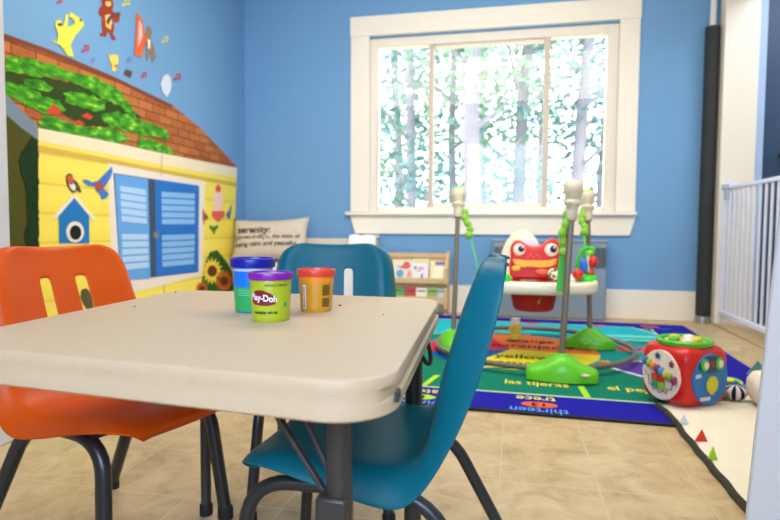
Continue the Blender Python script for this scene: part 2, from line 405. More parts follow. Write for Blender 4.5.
decal('roof', [[(2, 33), (50, 50), (112, 76), (172, 105), (200, 128), (237, 167), (196, 160), (160, 153), (100, 140), (37, 128), (2, 92)]], roof_m, 0, house)
decal('ridge_line', [[(2, 33), (50, 50), (112, 76), (172, 105), (171, 108), (112, 80), (50, 55), (2, 38)]], mat('ridge_print', (128, 70, 52), 0.55), 1, house)
Q = lambda pts: [(x / 4.333, 60 + y / 4.333) for x, y in pts]
decal('ivy_shade', [jag(Q([(20, 50), (250, 86), (420, 125), (560, 205), (610, 255), (480, 292), (350, 282), (280, 240), (150, 150), (20, 96)]), 1.2)], mat('ivy_shade_print', (50, 70, 26), 0.6, var=0.35, vscale=20), 1, house)  # the print's shade between ivy clumps, put into its dark green
def swell(q, k=1.22):
    m = sum(p[1] for p in q) / len(q); n = sum(p[0] for p in q) / len(q)
    return [(p[0], m + (p[0] - n) * .30 + (p[1] - m - (p[0] - n) * .30) * k) for p in q]
decal('ivy', [jag(Q(swell(q)), 1.5) for q in (
    [(20, -14), (120, 0), (230, 30), (300, 60), (400, 82), (500, 125), (520, 142), (545, 175), (585, 215), (580, 235), (540, 215), (510, 187), (450, 165), (390, 132), (330, 104), (300, 92), (250, 78), (190, 72), (100, 60), (20, 40)],
    [(92, 82), (150, 84), (200, 108), (226, 124), (200, 136), (150, 124), (100, 102)],
    [(20, 104), (100, 120), (180, 158), (250, 180), (280, 220), (200, 226), (130, 202), (60, 165), (20, 152)],
    [(270, 140), (340, 148), (400, 160), (452, 185), (452, 214), (400, 216), (330, 192), (280, 176)],
    [(430, 236), (500, 228), (600, 260), (700, 300), (732, 322), (720, 342), (640, 326), (560, 310), (480, 282), (440, 262)],
    [(160, 264), (200, 240), (280, 270), (350, 290), (430, 300), (500, 312), (560, 350), (500, 360), (400, 336), (300, 322), (180, 292)],
    [(588, 346), (660, 350), (720, 380), (772, 404), (740, 410), (650, 390), (590, 370)])], ivy_m, 2, house)
for fl in ([(46, 110), (52, 104), (60, 110), (58, 115), (48, 114)], [(80, 116), (86, 113), (92, 117), (88, 120)], [(70, 122), (78, 120), (84, 124), (78, 126)]): decal('roof_flower', [fl], mat('red_flower_print', (206, 74, 52), 0.55), 3, house)
decal('side_wall', [[(2, 94), (37, 128), (38, 330), (2, 345)]], mat('olive_side_print', (78, 78, 24), 0.6, var=0.15), 1, house)
decal('side_eave', [[(2, 92), (37, 126), (37, 140), (20, 128), (2, 112)]], mat('grey_blue_eave_print', (120, 138, 152), 0.6), 2, house)
decal('side_bush', [jag([(37, 140), (30, 138), (24, 148), (17, 160), (21, 176), (26, 190), (25, 206), (27, 222), (23, 236), (29, 256), (38, 262)], 1.2)], mat('dark_bush_print', (24, 52, 22), 0.6, var=0.4, vscale=30), 3, house)
decal('siding', [[(37, 128), (160, 153), (236, 168), (232, 296), (230, 318), (120, 345), (38, 362)]], siding_m, 2, house)
decal('fascia', [[(37, 128), (100, 140), (160, 153), (236, 168), (236, 178), (160, 165), (100, 153), (37, 141)]], mat('cream_fascia_print', (244, 226, 192), 0.55), 3, house)
decal('fascia_band', [[(37, 145), (100, 157), (160, 169), (236, 183), (236, 187), (160, 173), (100, 162), (37, 151)]], mat('tan_band_print', (216, 180, 84), 0.55), 3, house)
decal('window_trim', [[(106.7, 163), (204, 181.6), (201.5, 275), (137, 291), (112, 297)]], mat('cream_window_print', (238, 226, 214), 0.55), 3, house)
decal('shutter_gap', [[(112, 173), (198, 186), (197, 272), (119, 281)]], mat('slate_gap_print', (66, 84, 104), 0.55), 4, house)
sh1 = decal('shutter', [[(113, 174), (146.3, 179), (149, 278.6), (118.8, 280.6)]], mat('light_blue_shutter_print', (104, 166, 228), 0.55, var=0.12), 5, house)
sh2 = decal('shutter', [[(153.5, 179.2), (197.3, 185.6), (197.2, 271), (154.4, 276.6)]], mat('blue_shutter_print', (44, 116, 198), 0.55, var=0.1), 5, house)
def slat_rows(tl, tr, br, bl, n):
    out = []
    for i in range(n):
        a, b = i / n + 0.02, (i + 0.90) / n
        lp = lambda p, q, t: (p[0] + (q[0] - p[0]) * t, p[1] + (q[1] - p[1]) * t)
        out.append([lp(tl, bl, a), lp(tr, br, a), lp(tr, br, b), lp(tl, bl, b)])
    return out
slat_m = mat('pale_slat_print', (176, 212, 244), 0.55); slat2_m = mat('pale_blue_slat_print', (136, 188, 234), 0.55)
decal('louvre', slat_rows((118, 185), (144, 189), (145, 225), (119.5, 222), 5) + slat_rows((119.5, 233), (146, 233.5), (147, 268), (121, 271), 5), slat_m, 6, sh1)
decal('louvre', slat_rows((159.8, 191), (193, 193), (193, 224.8), (160, 225), 5) + slat_rows((160, 234.5), (193, 233.5), (192.4, 264.5), (160.6, 267.5), 5), slat2_m, 6, sh2)
decal('shutter_knob', [ellipse(154.5, 235, 3, 3.5)], mat('grey_knob_print', (120, 128, 132), 0.5), 6, house)
for sm in ([(160.2, 154), (161.2, 154), (160.2, 176), (159.4, 176)], [(162.5, 285), (163.3, 285), (163, 314), (162.2, 314)]): decal('panel_seam', [sm], mat('seam_line', (196, 176, 120), 0.6), 4, house)
B5 = lambda pts: [(50 + (x - 50) * .7002, 160 + (y - 160) * .7002) for x, y in pts]
bh = decal('birdhouse', [B5([(60.4, 239), (82, 212), (104, 240), (104, 279), (61, 279)])], mat('birdhouse_blue_print', (38, 120, 190), 0.55, var=0.12), 4, house)
decal('birdhouse_roof', [B5([(51, 242), (81.5, 208), (113, 244), (109, 246), (82, 214), (55, 245)])], mat('white_print', (238, 232, 214), 0.55), 5, bh)
decal('entrance_ring', [B5(ellipse(83.3, 262.7, 12.6, 15))], MATS['white_print'], 5, bh)
decal('entrance_hole', [B5(ellipse(83.6, 263.6, 8.2, 10.4))], mat('black_print', (30, 30, 28), 0.55), 6, bh)
rb_ = decal('robin', [B5([(70.5, 184), (73, 179.5), (77, 179), (80, 182), (81, 187), (87, 192), (91, 200), (93, 206), (90, 207), (86, 203), (84, 206), (80, 207), (76, 203), (72, 196), (71, 190)])], mat('brown_bird_print', (92, 76, 58), 0.55), 4, house)
decal('breast', [B5([(71, 185), (75, 181), (80, 184), (81, 191), (78, 196), (74, 193)])], mat('robin_red_print', (204, 96, 70), 0.55), 5, rb_)
decal('belly', [B5([(74, 193), (80, 192), (84, 198), (83, 204), (79, 203), (76, 199)])], MATS['white_print'], 5, rb_)
bb_ = decal('bluebird', [B5([(94, 188), (101, 188), (108, 192), (116, 190), (122, 184), (130, 176), (136, 169), (137.5, 177), (134, 186), (129, 194), (125, 201), (132, 208), (129, 214), (122, 217), (119, 209), (113, 203), (112, 198), (103, 197), (97, 193)])], mat('bluebird_print', (70, 122, 200), 0.55, var=0.25, vscale=30), 4, house)
decal('breast', [B5([(112, 193), (119, 190), (124, 197), (122, 204), (116, 204), (112, 199)])], mat('rust_breast_print', (168, 84, 66), 0.55), 5, bb_)
fd = decal('bird_feeder', [[(214, 190), (220, 190), (222, 198), (221, 212), (213, 212), (212, 198)]], mat('clear_feeder_print', (244, 208, 190), 0.55), 4, house)
decal('feeder_base', [[(211, 211), (223, 211), (223.5, 216), (217, 222), (210.5, 216)]], mat('red_feeder_print', (230, 100, 90), 0.55), 5, fd)
decal('feeder_cap', [[(214, 188), (217, 184), (220, 188), (219, 192), (215, 192)]], MATS['red_feeder_print'], 5, fd)
decal('hummingbird', [[(201.5, 208), (203, 212), (206.5, 216), (207, 219), (204, 220), (202.5, 225), (201.5, 219)]], mat('brown_red_bird_print', (160, 92, 70), 0.55), 4, house)
decal('hummingbird', [[(230.5, 204), (228, 210), (225, 214), (226, 218), (229, 219), (230, 213)]], mat('grey_blue_bird_print', (84, 122, 148), 0.55), 4, house)
decal('hummingbird', [[(209, 225), (212, 227), (216, 225), (217.5, 227), (214.5, 230), (213, 235), (211.5, 231), (208.5, 228)]], mat('green_bird_print', (74, 128, 50), 0.55), 4, house)
decal('sunflower_leaves', [[(199, 296), (201, 280), (204, 262), (209, 252), (216, 250), (221, 256), (227, 264), (231, 272), (232, 288), (230, 300)]], mat('leaf_print', (44, 92, 34), 0.55, var=0.5, vscale=40), 4, house)
def petals(cx, cy, r0, r1, n):
    out = []
    for i in range(n):
        a = 2 * PI * i / n
        for rr in (r0, r1): pass
        out.append([(cx + r0 * cos(a - .25), cy + 1.25 * r0 * sin(a - .25)), (cx + r1 * cos(a), cy + 1.25 * r1 * sin(a)), (cx + r0 * cos(a + .25), cy + 1.25 * r0 * sin(a + .25))])
    return out + [ellipse(cx, cy, r0 * 1.02, r0 * 1.25)]
for cx, cy, r, mm, md in ((210.5, 271, 11.2, 'sun_petal_print', (244, 212, 70)), (222.5, 281, 9.5, 'orange_petal_print', (200, 104, 40)), (200.5, 289, 6.5, 'orange_petal_print', None)):
    sf = decal('sunflower', petals(cx, cy, r * .6, r, 16), MATS.get(mm) or mat(mm, md, 0.55, var=0.15), 5 if md else 5, house)
    decal('flower_center', [ellipse(cx, cy, r * .42, r * .5)], MATS.get('seed_print') or mat('seed_print', (104, 58, 22), 0.55), 7, sf)
decal('small_owl', [[(80, 290), (84, 288), (88, 291), (91, 300), (92, 309), (87, 311), (82, 304), (79, 298)]], mat('owl_print', (92, 88, 60), 0.55, var=0.4, vscale=60), 4, house)

# stickers of animals above the roof
def sticker(name, label, cat, polys, m, extra=(), group=None):
    o = decal(name, polys, m, 1); tag(o, label, cat, group)
    for i, (nm, pl, mm) in enumerate(extra): decal(nm, pl, mm, 2 + i, o)
    return o
S = lambda pts: [(30 + x / 4.875, y / 4.875) for x, y in pts]
yel = mat('yellow_animal_print', (226, 224, 84), 0.55, var=0.12, vscale=20)
pe = mat('cream_print', (240, 196, 120), 0.55); gr_d = mat('dark_grey_print', (88, 76, 66), 0.55)
rd = mat('red_brown_print', (158, 62, 42), 0.55, var=0.15, vscale=20)
sticker('dog_sticker', 'yellow dancing animal sticker with raised arm above the roof', 'wall sticker',
        [S([(100, 190), (128, 208), (134, 170), (126, 140), (120, 128), (122, 102), (138, 96), (152, 106), (156, 134), (164, 110), (172, 68), (184, 72), (178, 132), (198, 126), (218, 112), (206, 92), (184, 78), (196, 60), (214, 72), (254, 100), (260, 124), (242, 146), (214, 178), (194, 222), (210, 278), (180, 272), (160, 240), (140, 218), (112, 206)])], yel,
        [('open_mouth', [S([(128, 116), (150, 112), (152, 126), (136, 128)])], gr_d), ('face', [S([(240, 92), (248, 96), (244, 106), (236, 102)])], gr_d)])
sticker('bear_sticker', 'red brown bear sticker playing a small guitar', 'wall sticker',
        [S([(344, -8), (398, -8), (404, 28), (398, 52), (412, 66), (436, 58), (438, 70), (430, 106), (414, 108), (404, 96), (408, 140), (402, 164), (418, 194), (398, 194), (384, 156), (372, 160), (366, 180), (338, 172), (340, 160), (354, 160), (346, 120), (350, 84), (332, 66), (336, 38), (350, 28)])], rd,
        [('belly', [S([(362, 74), (386, 70), (396, 104), (388, 146), (366, 130)])], pe), ('guitar', [S([(366, 106), (376, 84), (404, 64), (432, 60), (432, 70), (404, 76), (386, 100), (376, 122)])], gr_d), ('face', [S([(362, 8), (386, 8), (388, 26), (374, 34), (362, 24)])], pe)])
sticker('harp_animal_sticker', 'grey brown animal sticker playing an orange harp', 'wall sticker',
        [S([(566, 132), (580, 126), (588, 140), (590, 158), (586, 190), (604, 240), (610, 284), (600, 292), (594, 308), (588, 286), (586, 262), (574, 246), (576, 280), (570, 298), (564, 284), (562, 210), (548, 192), (540, 160), (550, 156), (560, 168)])], mat('grey_brown_print', (150, 124, 96), 0.55),
        [('harp', [S([(515, 62), (534, 80), (546, 106), (552, 168), (566, 182), (538, 280), (505, 266), (512, 160)])], mat('orange_harp_print', (226, 104, 56), 0.55)), ('harp_strings', [S([(526, 96), (538, 118), (544, 176), (522, 226)])], mat('pale_strings_print', (222, 190, 190), 0.55)), ('chest', [S([(566, 190), (580, 196), (578, 240), (570, 236)])], MATS['white_print'])])
sticker('giraffe_sticker', 'small yellow giraffe sticker behind the roof ridge', 'wall sticker',
        [S([(378, 266), (396, 272), (400, 262), (408, 270), (426, 268), (428, 298), (422, 326), (412, 348), (394, 344), (398, 318), (386, 296)])], mat('giraffe_print', (240, 214, 96), 0.55),
        [('muzzle', [S([(408, 316), (424, 314), (420, 330), (408, 328)])], mat('rose_print', (214, 110, 96), 0.55))])
sticker('chimney_sticker', 'small grey brown box sticker on the roof ridge', 'wall sticker', [S([(464, 338), (496, 348), (488, 380), (454, 362)])], gr_d)
sticker('bird_sticker', 'white bird sticker at the right end of the roof ridge', 'wall sticker', [[(160, 84), (163, 76), (167, 74), (170, 78), (171, 86), (169, 93), (166, 97), (162, 92)]], mat('white_bird_print', (214, 220, 232), 0.55))
def note(cx, cy, s, m, label):
    sticker('music_note_sticker', label, 'wall sticker', [ellipse(cx - s * .5, cy + s * .6, s * .45, s * .35, 12), ellipse(cx + s * .6, cy + s * .35, s * .45, s * .35, 12), [(cx - s * .25, cy + s * .6), (cx - s * .25, cy - s * .8), (cx + s * 1.0, cy - s), (cx + s * 1.0, cy + s * .3), (cx + s * .8, cy + s * .3), (cx + s * .8, cy - s * .55), (cx - s * .05, cy - s * .4), (cx - s * .05, cy + s * .6)]], m, group='music note stickers')
nr = mat('red_note_print', (196, 72, 84), 0.55); ny = mat('lime_note_print', (206, 220, 110), 0.55); nl = mat('lilac_note_print', (136, 140, 206), 0.55)
note(84.5, 48.5, 3.8, nr, 'red music note sticker between the yellow animal and the bear')
note(143, 75, 3.0, nr, 'red music note sticker just above the right roof slope')
note(176.5, 77, 3.6, nr, 'red music note sticker right of the white bird')
note(58.5, 1, 3.0, nr, 'red music note sticker cut by the top picture edge')
note(164, 39.5, 3.4, ny, 'lime music note sticker right of the harp')
note(125, 2.5, 4.0, ny, 'lime music note sticker at the top right of the bear')
note(128, 59.5, 3.2, nl, 'lilac music note sticker left below the harp')
note(92, 60, 2.2, nl, 'small lilac music note sticker above the giraffe')

# ================================================================== RUG
RUG_ROT = math.radians(-1.8)
rug = thing('rug', 'blue and green educational rug with coloured shapes and words', 'rug', (0.0, 3.0, 0.0), RUG_ROT)
def rl(p):                                  # room point -> rug coordinates
    x, y = p[0], p[1] - 3.0; return (x * cos(-RUG_ROT) - y * sin(-RUG_ROT), x * sin(-RUG_ROT) + y * cos(-RUG_ROT))
def flat(z): return lambda u, v, t=0.0: (u, v, z + t)
RZ = 0.008
def rugpart(name, polys, m, layer, parent=rug):
    b = MB()
    for p in polys: b.prism(p, flat(RZ + 0.0003 * layer), -0.00025, 0.0)
    return b.build(name, m, parent, smooth=0)
pile = dict(rough=0.9, bump=0.25, bscale=400, spec=0.15)
navy = mat('rug_navy', (28, 22, 150), var=0.06, **pile); rgreen = mat('rug_green', (10, 118, 92), var=0.08, **pile); cyan = mat('rug_cyan', (24, 176, 184), var=0.06, **pile)
RX0, RX1, RY0, RY1 = -1.12, 1.055, -1.055, 1.03
MB().prism([p for p, n in round_poly([(RX0, RY0), (RX1, RY0), (RX1, RY1), (RX0, RY1)], 0.02, 3)], flat(0), 0.0005, 0.008).build('rug_border', navy, rug, smooth=0)
MB().prism([(RX0 - .004, RY0 - .006), (RX1 + .004, RY0 - .006), (RX1 + .004, RY0 + .012), (RX0 - .004, RY0 + .012)], flat(0), 0.0002, 0.0086).build('rug_binding', mat('rug_binding_black', (18, 18, 30), 0.85), rug, smooth=0)
fx0, fx1, fy0, fy1 = RX0 + .24, RX1 - .24, RY0 + .232, RY1 - .24
pale = mat('rug_pale_line', (196, 220, 170), var=0.04, **pile)
rugpart('field_outline', [[(fx0 - .012, fy0 - .014), (fx1 + .012, fy0 - .014), (fx1 + .012, fy1 + .012), (fx0 - .012, fy1 + .012)]], pale, 1)
rugpart('field', [[(fx0, fy0), (fx1, fy0), (fx1, fy1), (fx0, fy1)]], rgreen, 2)
# cyan lake along the back, with a wavy edge and pale outline
lake = [(fx0, .18), (-.45, .30), (-.2, .44), (.2, .38), (.5, .34), (.62, .40), (fx1 - .0, .40), (fx1 + .02, .56), (fx1 - .03, .70), (fx1 - .10, fy1 + .05), (.2, fy1 + .06), (-.5, fy1 + .05), (fx0, fy1 + .02)]
rugpart('lake_outline', [[(x * 1.012, y * 1.0 + (.016 if y > .5 else -.016)) for x, y in lake]], pale, 3)
rugpart('lake', [lake], cyan, 4)
rugpart('shore_line', [[(.30, .42), (.55, .50), (.80, .52), (.80, .54), (.55, .52), (.30, .44)]], pale, 5)
rugpart('teal_pond', [ellipse(.18, .05, .62, .42)], mat('rug_teal', (16, 140, 140), var=0.08, **pile), 5)
CC = (0.0, -.04); CR = .43
rugpart('red_wedge', [ellipse(*CC, CR, CR, 20, 0, PI * .62, PI * 1.12) + [CC]], mat('rug_red', (206, 40, 60), var=0.05, **pile), 6)
rugpart('orange_wedge', [ellipse(*CC, CR, CR, 20, 0, PI * -.02, PI * .62) + [CC]], mat('rug_orange', (232, 118, 58), var=0.05, **pile), 6)
rugpart('yellow_wedge', [ellipse(*CC, CR, CR, 20, 0, -PI * .64, -PI * .02) + [CC]], mat('rug_yellow', (238, 220, 50), var=0.05, **pile), 6)
rugpart('green_wedge', [ellipse(*CC, CR, CR, 20, 0, PI * 1.12, PI * 1.36) + [CC]], mat('rug_blue_wedge', (20, 90, 170), var=0.05, **pile), 6)
whitep = mat('rug_white', (220, 222, 232), var=0.03, **pile)
d0 = rl((.575, 2.69))
dm = [(d0[0] - .175, d0[1] + .0), (d0[0] + .0, d0[1] + .16), (d0[0] + .19, d0[1] + .03), (d0[0] - .03, d0[1] - .17)]
rugpart('diamond_outline', [dm], whitep, 6)
rugpart('diamond', [[(d0[0] + (x - d0[0]) * .84, d0[1] + (y - d0[1]) * .84) for x, y in dm]], mat('rug_purple', (92, 62, 160), var=0.05, **pile), 7)
rs = rl((.72, 3.10))
rugpart('red_strip', [[(rs[0] - .2, rs[1] - .05), (rs[0] + .12, rs[1] - .05), (rs[0] + .12, rs[1] + .06), (rs[0] - .2, rs[1] + .08)]], mat('rug_coral', (214, 90, 70), var=0.2, vscale=30, **pile), 6)
rugpart('blue_strip', [[(rs[0] - .13, rs[1] + .02), (rs[0] - .08, rs[1] - .02), (rs[0] - .05, rs[1] + .05)], [(rs[0] + .0, rs[1] + .04), (rs[0] + .04, rs[1] - .02), (rs[0] + .08, rs[1] + .05)], [(rs[0] - .2, rs[1] + .03), (rs[0] - .17, rs[1] + .07), (rs[0] - .15, rs[1] + .02)]], mat('rug_royal', (40, 70, 190), **pile), 7)
gl0 = rl((.28, 2.27))
lime = mat('rug_lime', (168, 214, 50), var=0.05, **pile); tb_ = mat('rug_light_blue', (96, 150, 220), var=0.04, **pile); yl = mat('rug_word_yellow', (230, 218, 84), var=0.03, **pile); bk = mat('rug_black', (22, 18, 16), var=0.02, **pile); org = mat('rug_number_orange', (222, 98, 52), **pile)
for dv in ([(gl0[0] - .012, fy0), (gl0[0] + .012, fy0), (gl0[0] + .0, fy0 + .15), (gl0[0] - .024, fy0 + .15)], [(gl0[0] - .62, fy0), (gl0[0] - .596, fy0), (gl0[0] - .57, fy0 + .17), (gl0[0] - .594, fy0 + .17)]): rugpart('lime_divider', [dv], lime, 6)
rugpart('blue_stroke', [[(-.15, -.42), (.18, -.34), (.3, -.3), (.3, -.315), (.16, -.36), (-.15, -.45)], [(-.2, -.47), (.05, -.44), (.05, -.455), (-.2, -.49)]], tb_, 6)
rugpart('orange_toy_print', [[(rl((.44, 2.74))[0] + x, rl((.44, 2.74))[1] + y) for x, y in ((-.05, .03), (.0, .05), (.07, .03), (.06, -.03), (-.01, -.06))]], org, 6)
def rug_word(body, at, size, m, rot=0.0, xs=1.0, bold=0.0, layer=9):
    c = rl(at)
    lettering('lettering', body, size, m, lambda u, v: (c[0] + u * cos(rot) - v * sin(rot), c[1] + u * sin(rot) + v * cos(rot), RZ + 0.0003 * layer), rug, bold, xs)
rug_word('orange', (.10, 3.20), .11, bk, 0, .85, .001); rug_word('naranjado', (.105, 3.05), .11, bk, 0, .95, .001)
rug_word('yellow', (.055, 2.79), .11, bk, 0, .9, .001); rug_word('amarillo', (.10, 2.655), .11, bk, 0, .95, .001)
rug_word('rojo', (-.30, 3.02), .10, bk)
rug_word('las tijeras', (.10, 2.315), .085, yl, 0, .78, .001); rug_word('el pegamento', (.55, 2.31), .085, yl, 0, .80, .001); rug_word('los', (.415, 2.80), .08, yl, 0, .8, .001); rug_word('los', (.60, 2.88), .07, yl, 0, .8)
rug_word('violeta', (.02, 3.42), .07, yl, 0, 1.0, .001)
for sp, n, en, x, oc in (('trece', '13', 'thirteen', .09, org), ('doce', '12', 'twelve', .58, lime), ('catorce', '14', 'fourteen', -.335, lime), ('quince', '15', 'fifteen', -.78, org)):
    ly = -1.008 + .0
    rug_word(sp, (x, 2.105), .078, yl, PI, .85, .0008)
    e = rl((x + .01, 2.037)); rugpart('number_oval', [ellipse(e[0], e[1], .062, .032)], oc, 6)
    rug_word(n, (x + .01, 2.037), .055, bk, PI, 1.1, .001)
    rug_word(en, (x + .005, 1.968), .078, tb_, PI, .78, .0008)
for n, en, p in (('5', 'five', (.14, 3.80)), ('6', 'six', (.55, 3.82)), ('4', 'four', (-.3, 3.80)), ('7', 'seven', (.88, 3.86))):
    e = rl(p); rugpart('number_oval', [ellipse(e[0] - .02, e[1] + .03, .06, .034)], org, 6); rug_word(n, (p[0] - .02, p[1] + .03), .05, bk); rug_word(en, (p[0] + .01, p[1] - .05), .07, tb_)
for n, en, y in (('8', 'eight', 3.48), ('9', 'nine', 3.02), ('10', 'ten', 2.55)):
    rug_word(en, (.985 + (y - 3) * .03, y), .075, tb_, -PI / 2, 1, .0008); e = rl((.90 + (y - 3) * .03, y)); rugpart('number_oval', [ellipse(e[0], e[1], .034, .06)], lime, 6); rug_word(n, (.90 + (y - 3) * .03, y), .055, bk, -PI / 2)

# ================================================================== TABLE
TH = 0.48
C4 = [(-0.695, 0.548), (-0.106, 0.491), (-0.141, 1.150), (-0.736, 1.163)]
tc_ = (-0.42, 0.84)
table = thing('folding_table', 'small off-white plastic folding table with dark steel legs in the foreground', 'table', (tc_[0], tc_[1], 0))
loc = lambda p: (p[0] - tc_[0], p[1] - tc_[1])
ring = round_poly([loc(p) for p in C4], 0.062, 10)
prof = [(0.006, 0.0), (0.003, -0.0004), (0.001, -0.0016), (0.0, -0.004), (0.0, -0.0125), (0.0035, -0.0145), (0.0035, -0.0255), (0.0, -0.0275), (0.0, -0.039), (0.003, -0.0415), (0.014, -0.0415)]
rows = []
for ins, dz in prof:
    row = []
    for p, n in ring:
        side = max(0.0, min(1.0, (n.x - .8) / .15)) if n.x > 0 else 0.0
        i = ins if ins != 0.0035 else 0.0004 + 0.0045 * side
        q = p - n * i; row.append((q.x, q.y, TH + dz))
    rows.append(row)
top_m = mat('speckled_tabletop_plastic', (208, 182, 146), 0.42, var=0.05, vscale=90, bump=0.05, bscale=300, spec=0.4)
MB().loft(rows[::-1]).build('tabletop', top_m, table, smooth=25)
steel = mat('grey_table_steel', (58, 54, 50), 0.4, var=0.1, spec=0.5)
def tleg(p, r=0.0145):
    x, y = loc(p)
    lg = MB().tube([(x, y, TH - .036), (x, y, .012)], r, 14).build('leg', steel, table)
    MB().lathe([(r + .003, 0.0), (r + .003, .02), (r, .026)], (x, y, 0), 14).build('foot_cap', mat('black_rubber', (24, 24, 24), 0.7), lg)
tleg((-.185, .60)); tleg((-.178, 1.05), .0165); tleg((-.640, 1.10), .011); tleg((-.668, .585))
for a, b in (((-.185, .60, .30), (-.303, .632, .44)), ((-.183, .605, .315), (-.268, .65, .44))):
    (ax, ay), (bx, by) = loc(a), loc(b)
    MB().bar((ax, ay, a[2]), (bx, by, b[2]), .010, .005, (0, 1, 0)).build('brace', steel, table, bevel=.001)
x, y = loc((-.19, .598)); MB().box((x, y, .303), (.036, .034, .045)).build('brace_clamp', steel, table, bevel=.004)
for ya, yb in ((.60, 1.05),):
    (ax, ay), (bx, by) = loc((-.185, ya)), loc((-.178, yb))
    MB().tube([(ax, ay, TH - .05), (bx, by, TH - .05)], .009, 10).build('crossbar', steel, table)
x, y = loc((-.158, 1.045))
MB().tube([(x + q[0], y, .40 + q[1]) for q in ellipse(.0, .0, .009, .032, 20, .28)], .0042, 8, True).build('lock_ring', steel, table)
x, y = loc((-.1065, .535)); MB().box((x, y, TH - .0205), (.004, .018, .009), math.radians(3)).build('edge_slot', mat('dark_slot', (40, 44, 44), 0.6), table)

# ================================================================== CHAIRS
def shell(w_seat, colour_mat, parent):
    P = [(.152, .272, .66), (.163, .275, .74), (.169, .284, .81), (.166, .294, .865), (.15, .300, .925), (.125, .302, .965), (.08, .301, .99), (.03, .296, 1.0), (-.02, .291, 1.0), (-.052, .291, 1.0), (-.074, .299, 1.0), (-.089, .318, .985), (-.098, .345, .965), (-.106, .375, .95),
         (-.113, .400, .94), (-.120, .425, .93), (-.127, .450, .92), (-.134, .475, .91), (-.141, .500, .90), (-.146, .516, .89), (-.151, .533, .875), (-.155, .547, .85), (-.158, .559, .81), (-.160, .567, .75), (-.162, .573, .68), (-.165, .577, .60), (-.170, .577, .55), (-.176, .573, .53)]
    us = [-1.0, -.985, -.95, -.88, -.77, -.64, -.52, -.40, -.345, -.31, -.235, -.165, -.12, -.04, .04, .12, .165, .235, .31, .345, .40, .52, .64, .77, .88, .95, .985, 1.0]
    rows = []
    n = len(P)
    for k, (x, z, wk) in enumerate(P):
        a = P[max(k - 1, 0)]; b = P[min(k + 1, n - 1)]
        t = Vector((b[0] - a[0], 0, b[1] - a[1])).normalized()
        nn = Vector((t.z, 0, -t.x))                     # away from the sitter
        if nn.z > 0 and k > 3: nn = -nn
        if k <= 3: nn = Vector((-.5, 0, -.85)).normalized() if k > 0 else Vector((-1, 0, 0))
        back = max(0.0, min(1.0, (z - .30) / .14)) if k > 9 else 0.0
        if k > 9: nn = Vector((-1, 0, -.25)).normalized() * back + Vector((0, 0, -1)) * (1 - back); nn.normalize()
        else: nn = Vector((0, 0, -1))
        row = []
        for u in us:
            au = abs(u)
            dm_ = .012 + .016 * back * (1 - max(0, (k - 19) / 6) * .6); dish = dm_ * (au / .85) ** 2 if au < .85 else dm_ * (1 - .6 * ((au - .85) / .15) ** 2)
            roll_ = ((au - .80) / .20) ** 2 if au > .80 else 0.0
            p = Vector((x - .013 * back, u * w_seat * wk, z)) - nn * dish * (.9 if k > 4 else .3) + nn * (.036 * (1 - .55 * max(0, (k - 17) / 9) ** 1.5) if k > 10 else .038) * roll_ * (1.0 if k > 8 else (0, 0, 0, .04, .12, .26, .45, .68, .88)[k])
            row.append(p)
        rows.append(row)
    vs = [p for r in rows for p in r]; fs = []; m = len(us)
    for i in range(n - 1):
        for j in range(m - 1):
            zc = (P[i][1] + P[i + 1][1]) / 2; uc = abs(us[j] + us[j + 1]) / 2
            if i >= 14 and i < 19 and .165 < uc < .31: continue
            fs.append((i * m + j, i * m + j + 1, (i + 1) * m + j + 1, (i + 1) * m + j))
    return MB().add(vs, fs).build('seat_shell', colour_mat, parent, smooth=180, solid=.005, subsurf=2)
def chair(label, loc, rz, colour_mat, frame_mat, ff, rf, tr=.0115, w=.172, fs=.145):
    t = thing('school_chair', label, 'chair', loc, rz)
    shell(w, colour_mat, t)
    for s in (-1, 1):
        y = s * .128; yo = s * fs
        ft = .215 if s else 0
        pts = fillet([(ff + .02, yo, .0), (ff - .0, y, .260), (-.095, y, .264), (rf, yo, .0)], .065, 7)
        pts[0] = Vector((ff + .02, yo, .015)); pts[-1] = Vector((rf, yo, .015))
        lg = MB().tube(pts, tr, 12).build('leg_frame', frame_mat, t)
        for fx in (ff + .02, rf): MB().lathe([(tr + .0025, 0), (tr + .0025, .022), (tr, .028)], (fx, yo, 0), 12).build('foot_cap', MATS['black_rubber'], lg)
    for x in (.05, -.065): MB().tube([(x, -.13, .262), (x, .13, .262)], .008, 10).build('crossbar', frame_mat, t)
    MB().box((0, 0, .272), (.12, .20, .012)).build('mounting_plate', frame_mat, t, bevel=.003)
    return t
teal = mat('teal_chair_plastic', (0, 98, 114), 0.38, var=0.05, bump=0.12, bscale=420, spec=0.24)
orange = mat('orange_chair_plastic', (212, 80, 0), 0.42, var=0.05, bump=0.10, bscale=420, spec=0.28)
chair('orange plastic school chair at the left of the table, back slots visible', (-.730, .971, 0), math.radians(-12), orange, dark_steel, .075, -.200, .0125, .186, .150).scale = (1.15, 1, 1)
chair('teal plastic school chair tucked under the near right side of the table', (-.199, .872, 0), PI, teal, dark_steel, .165, -.225, .0105)
chair('teal plastic school chair behind the far side of the table', (-.417, 1.258, 0), math.radians(-78), teal, dark_steel, .13, -.20)

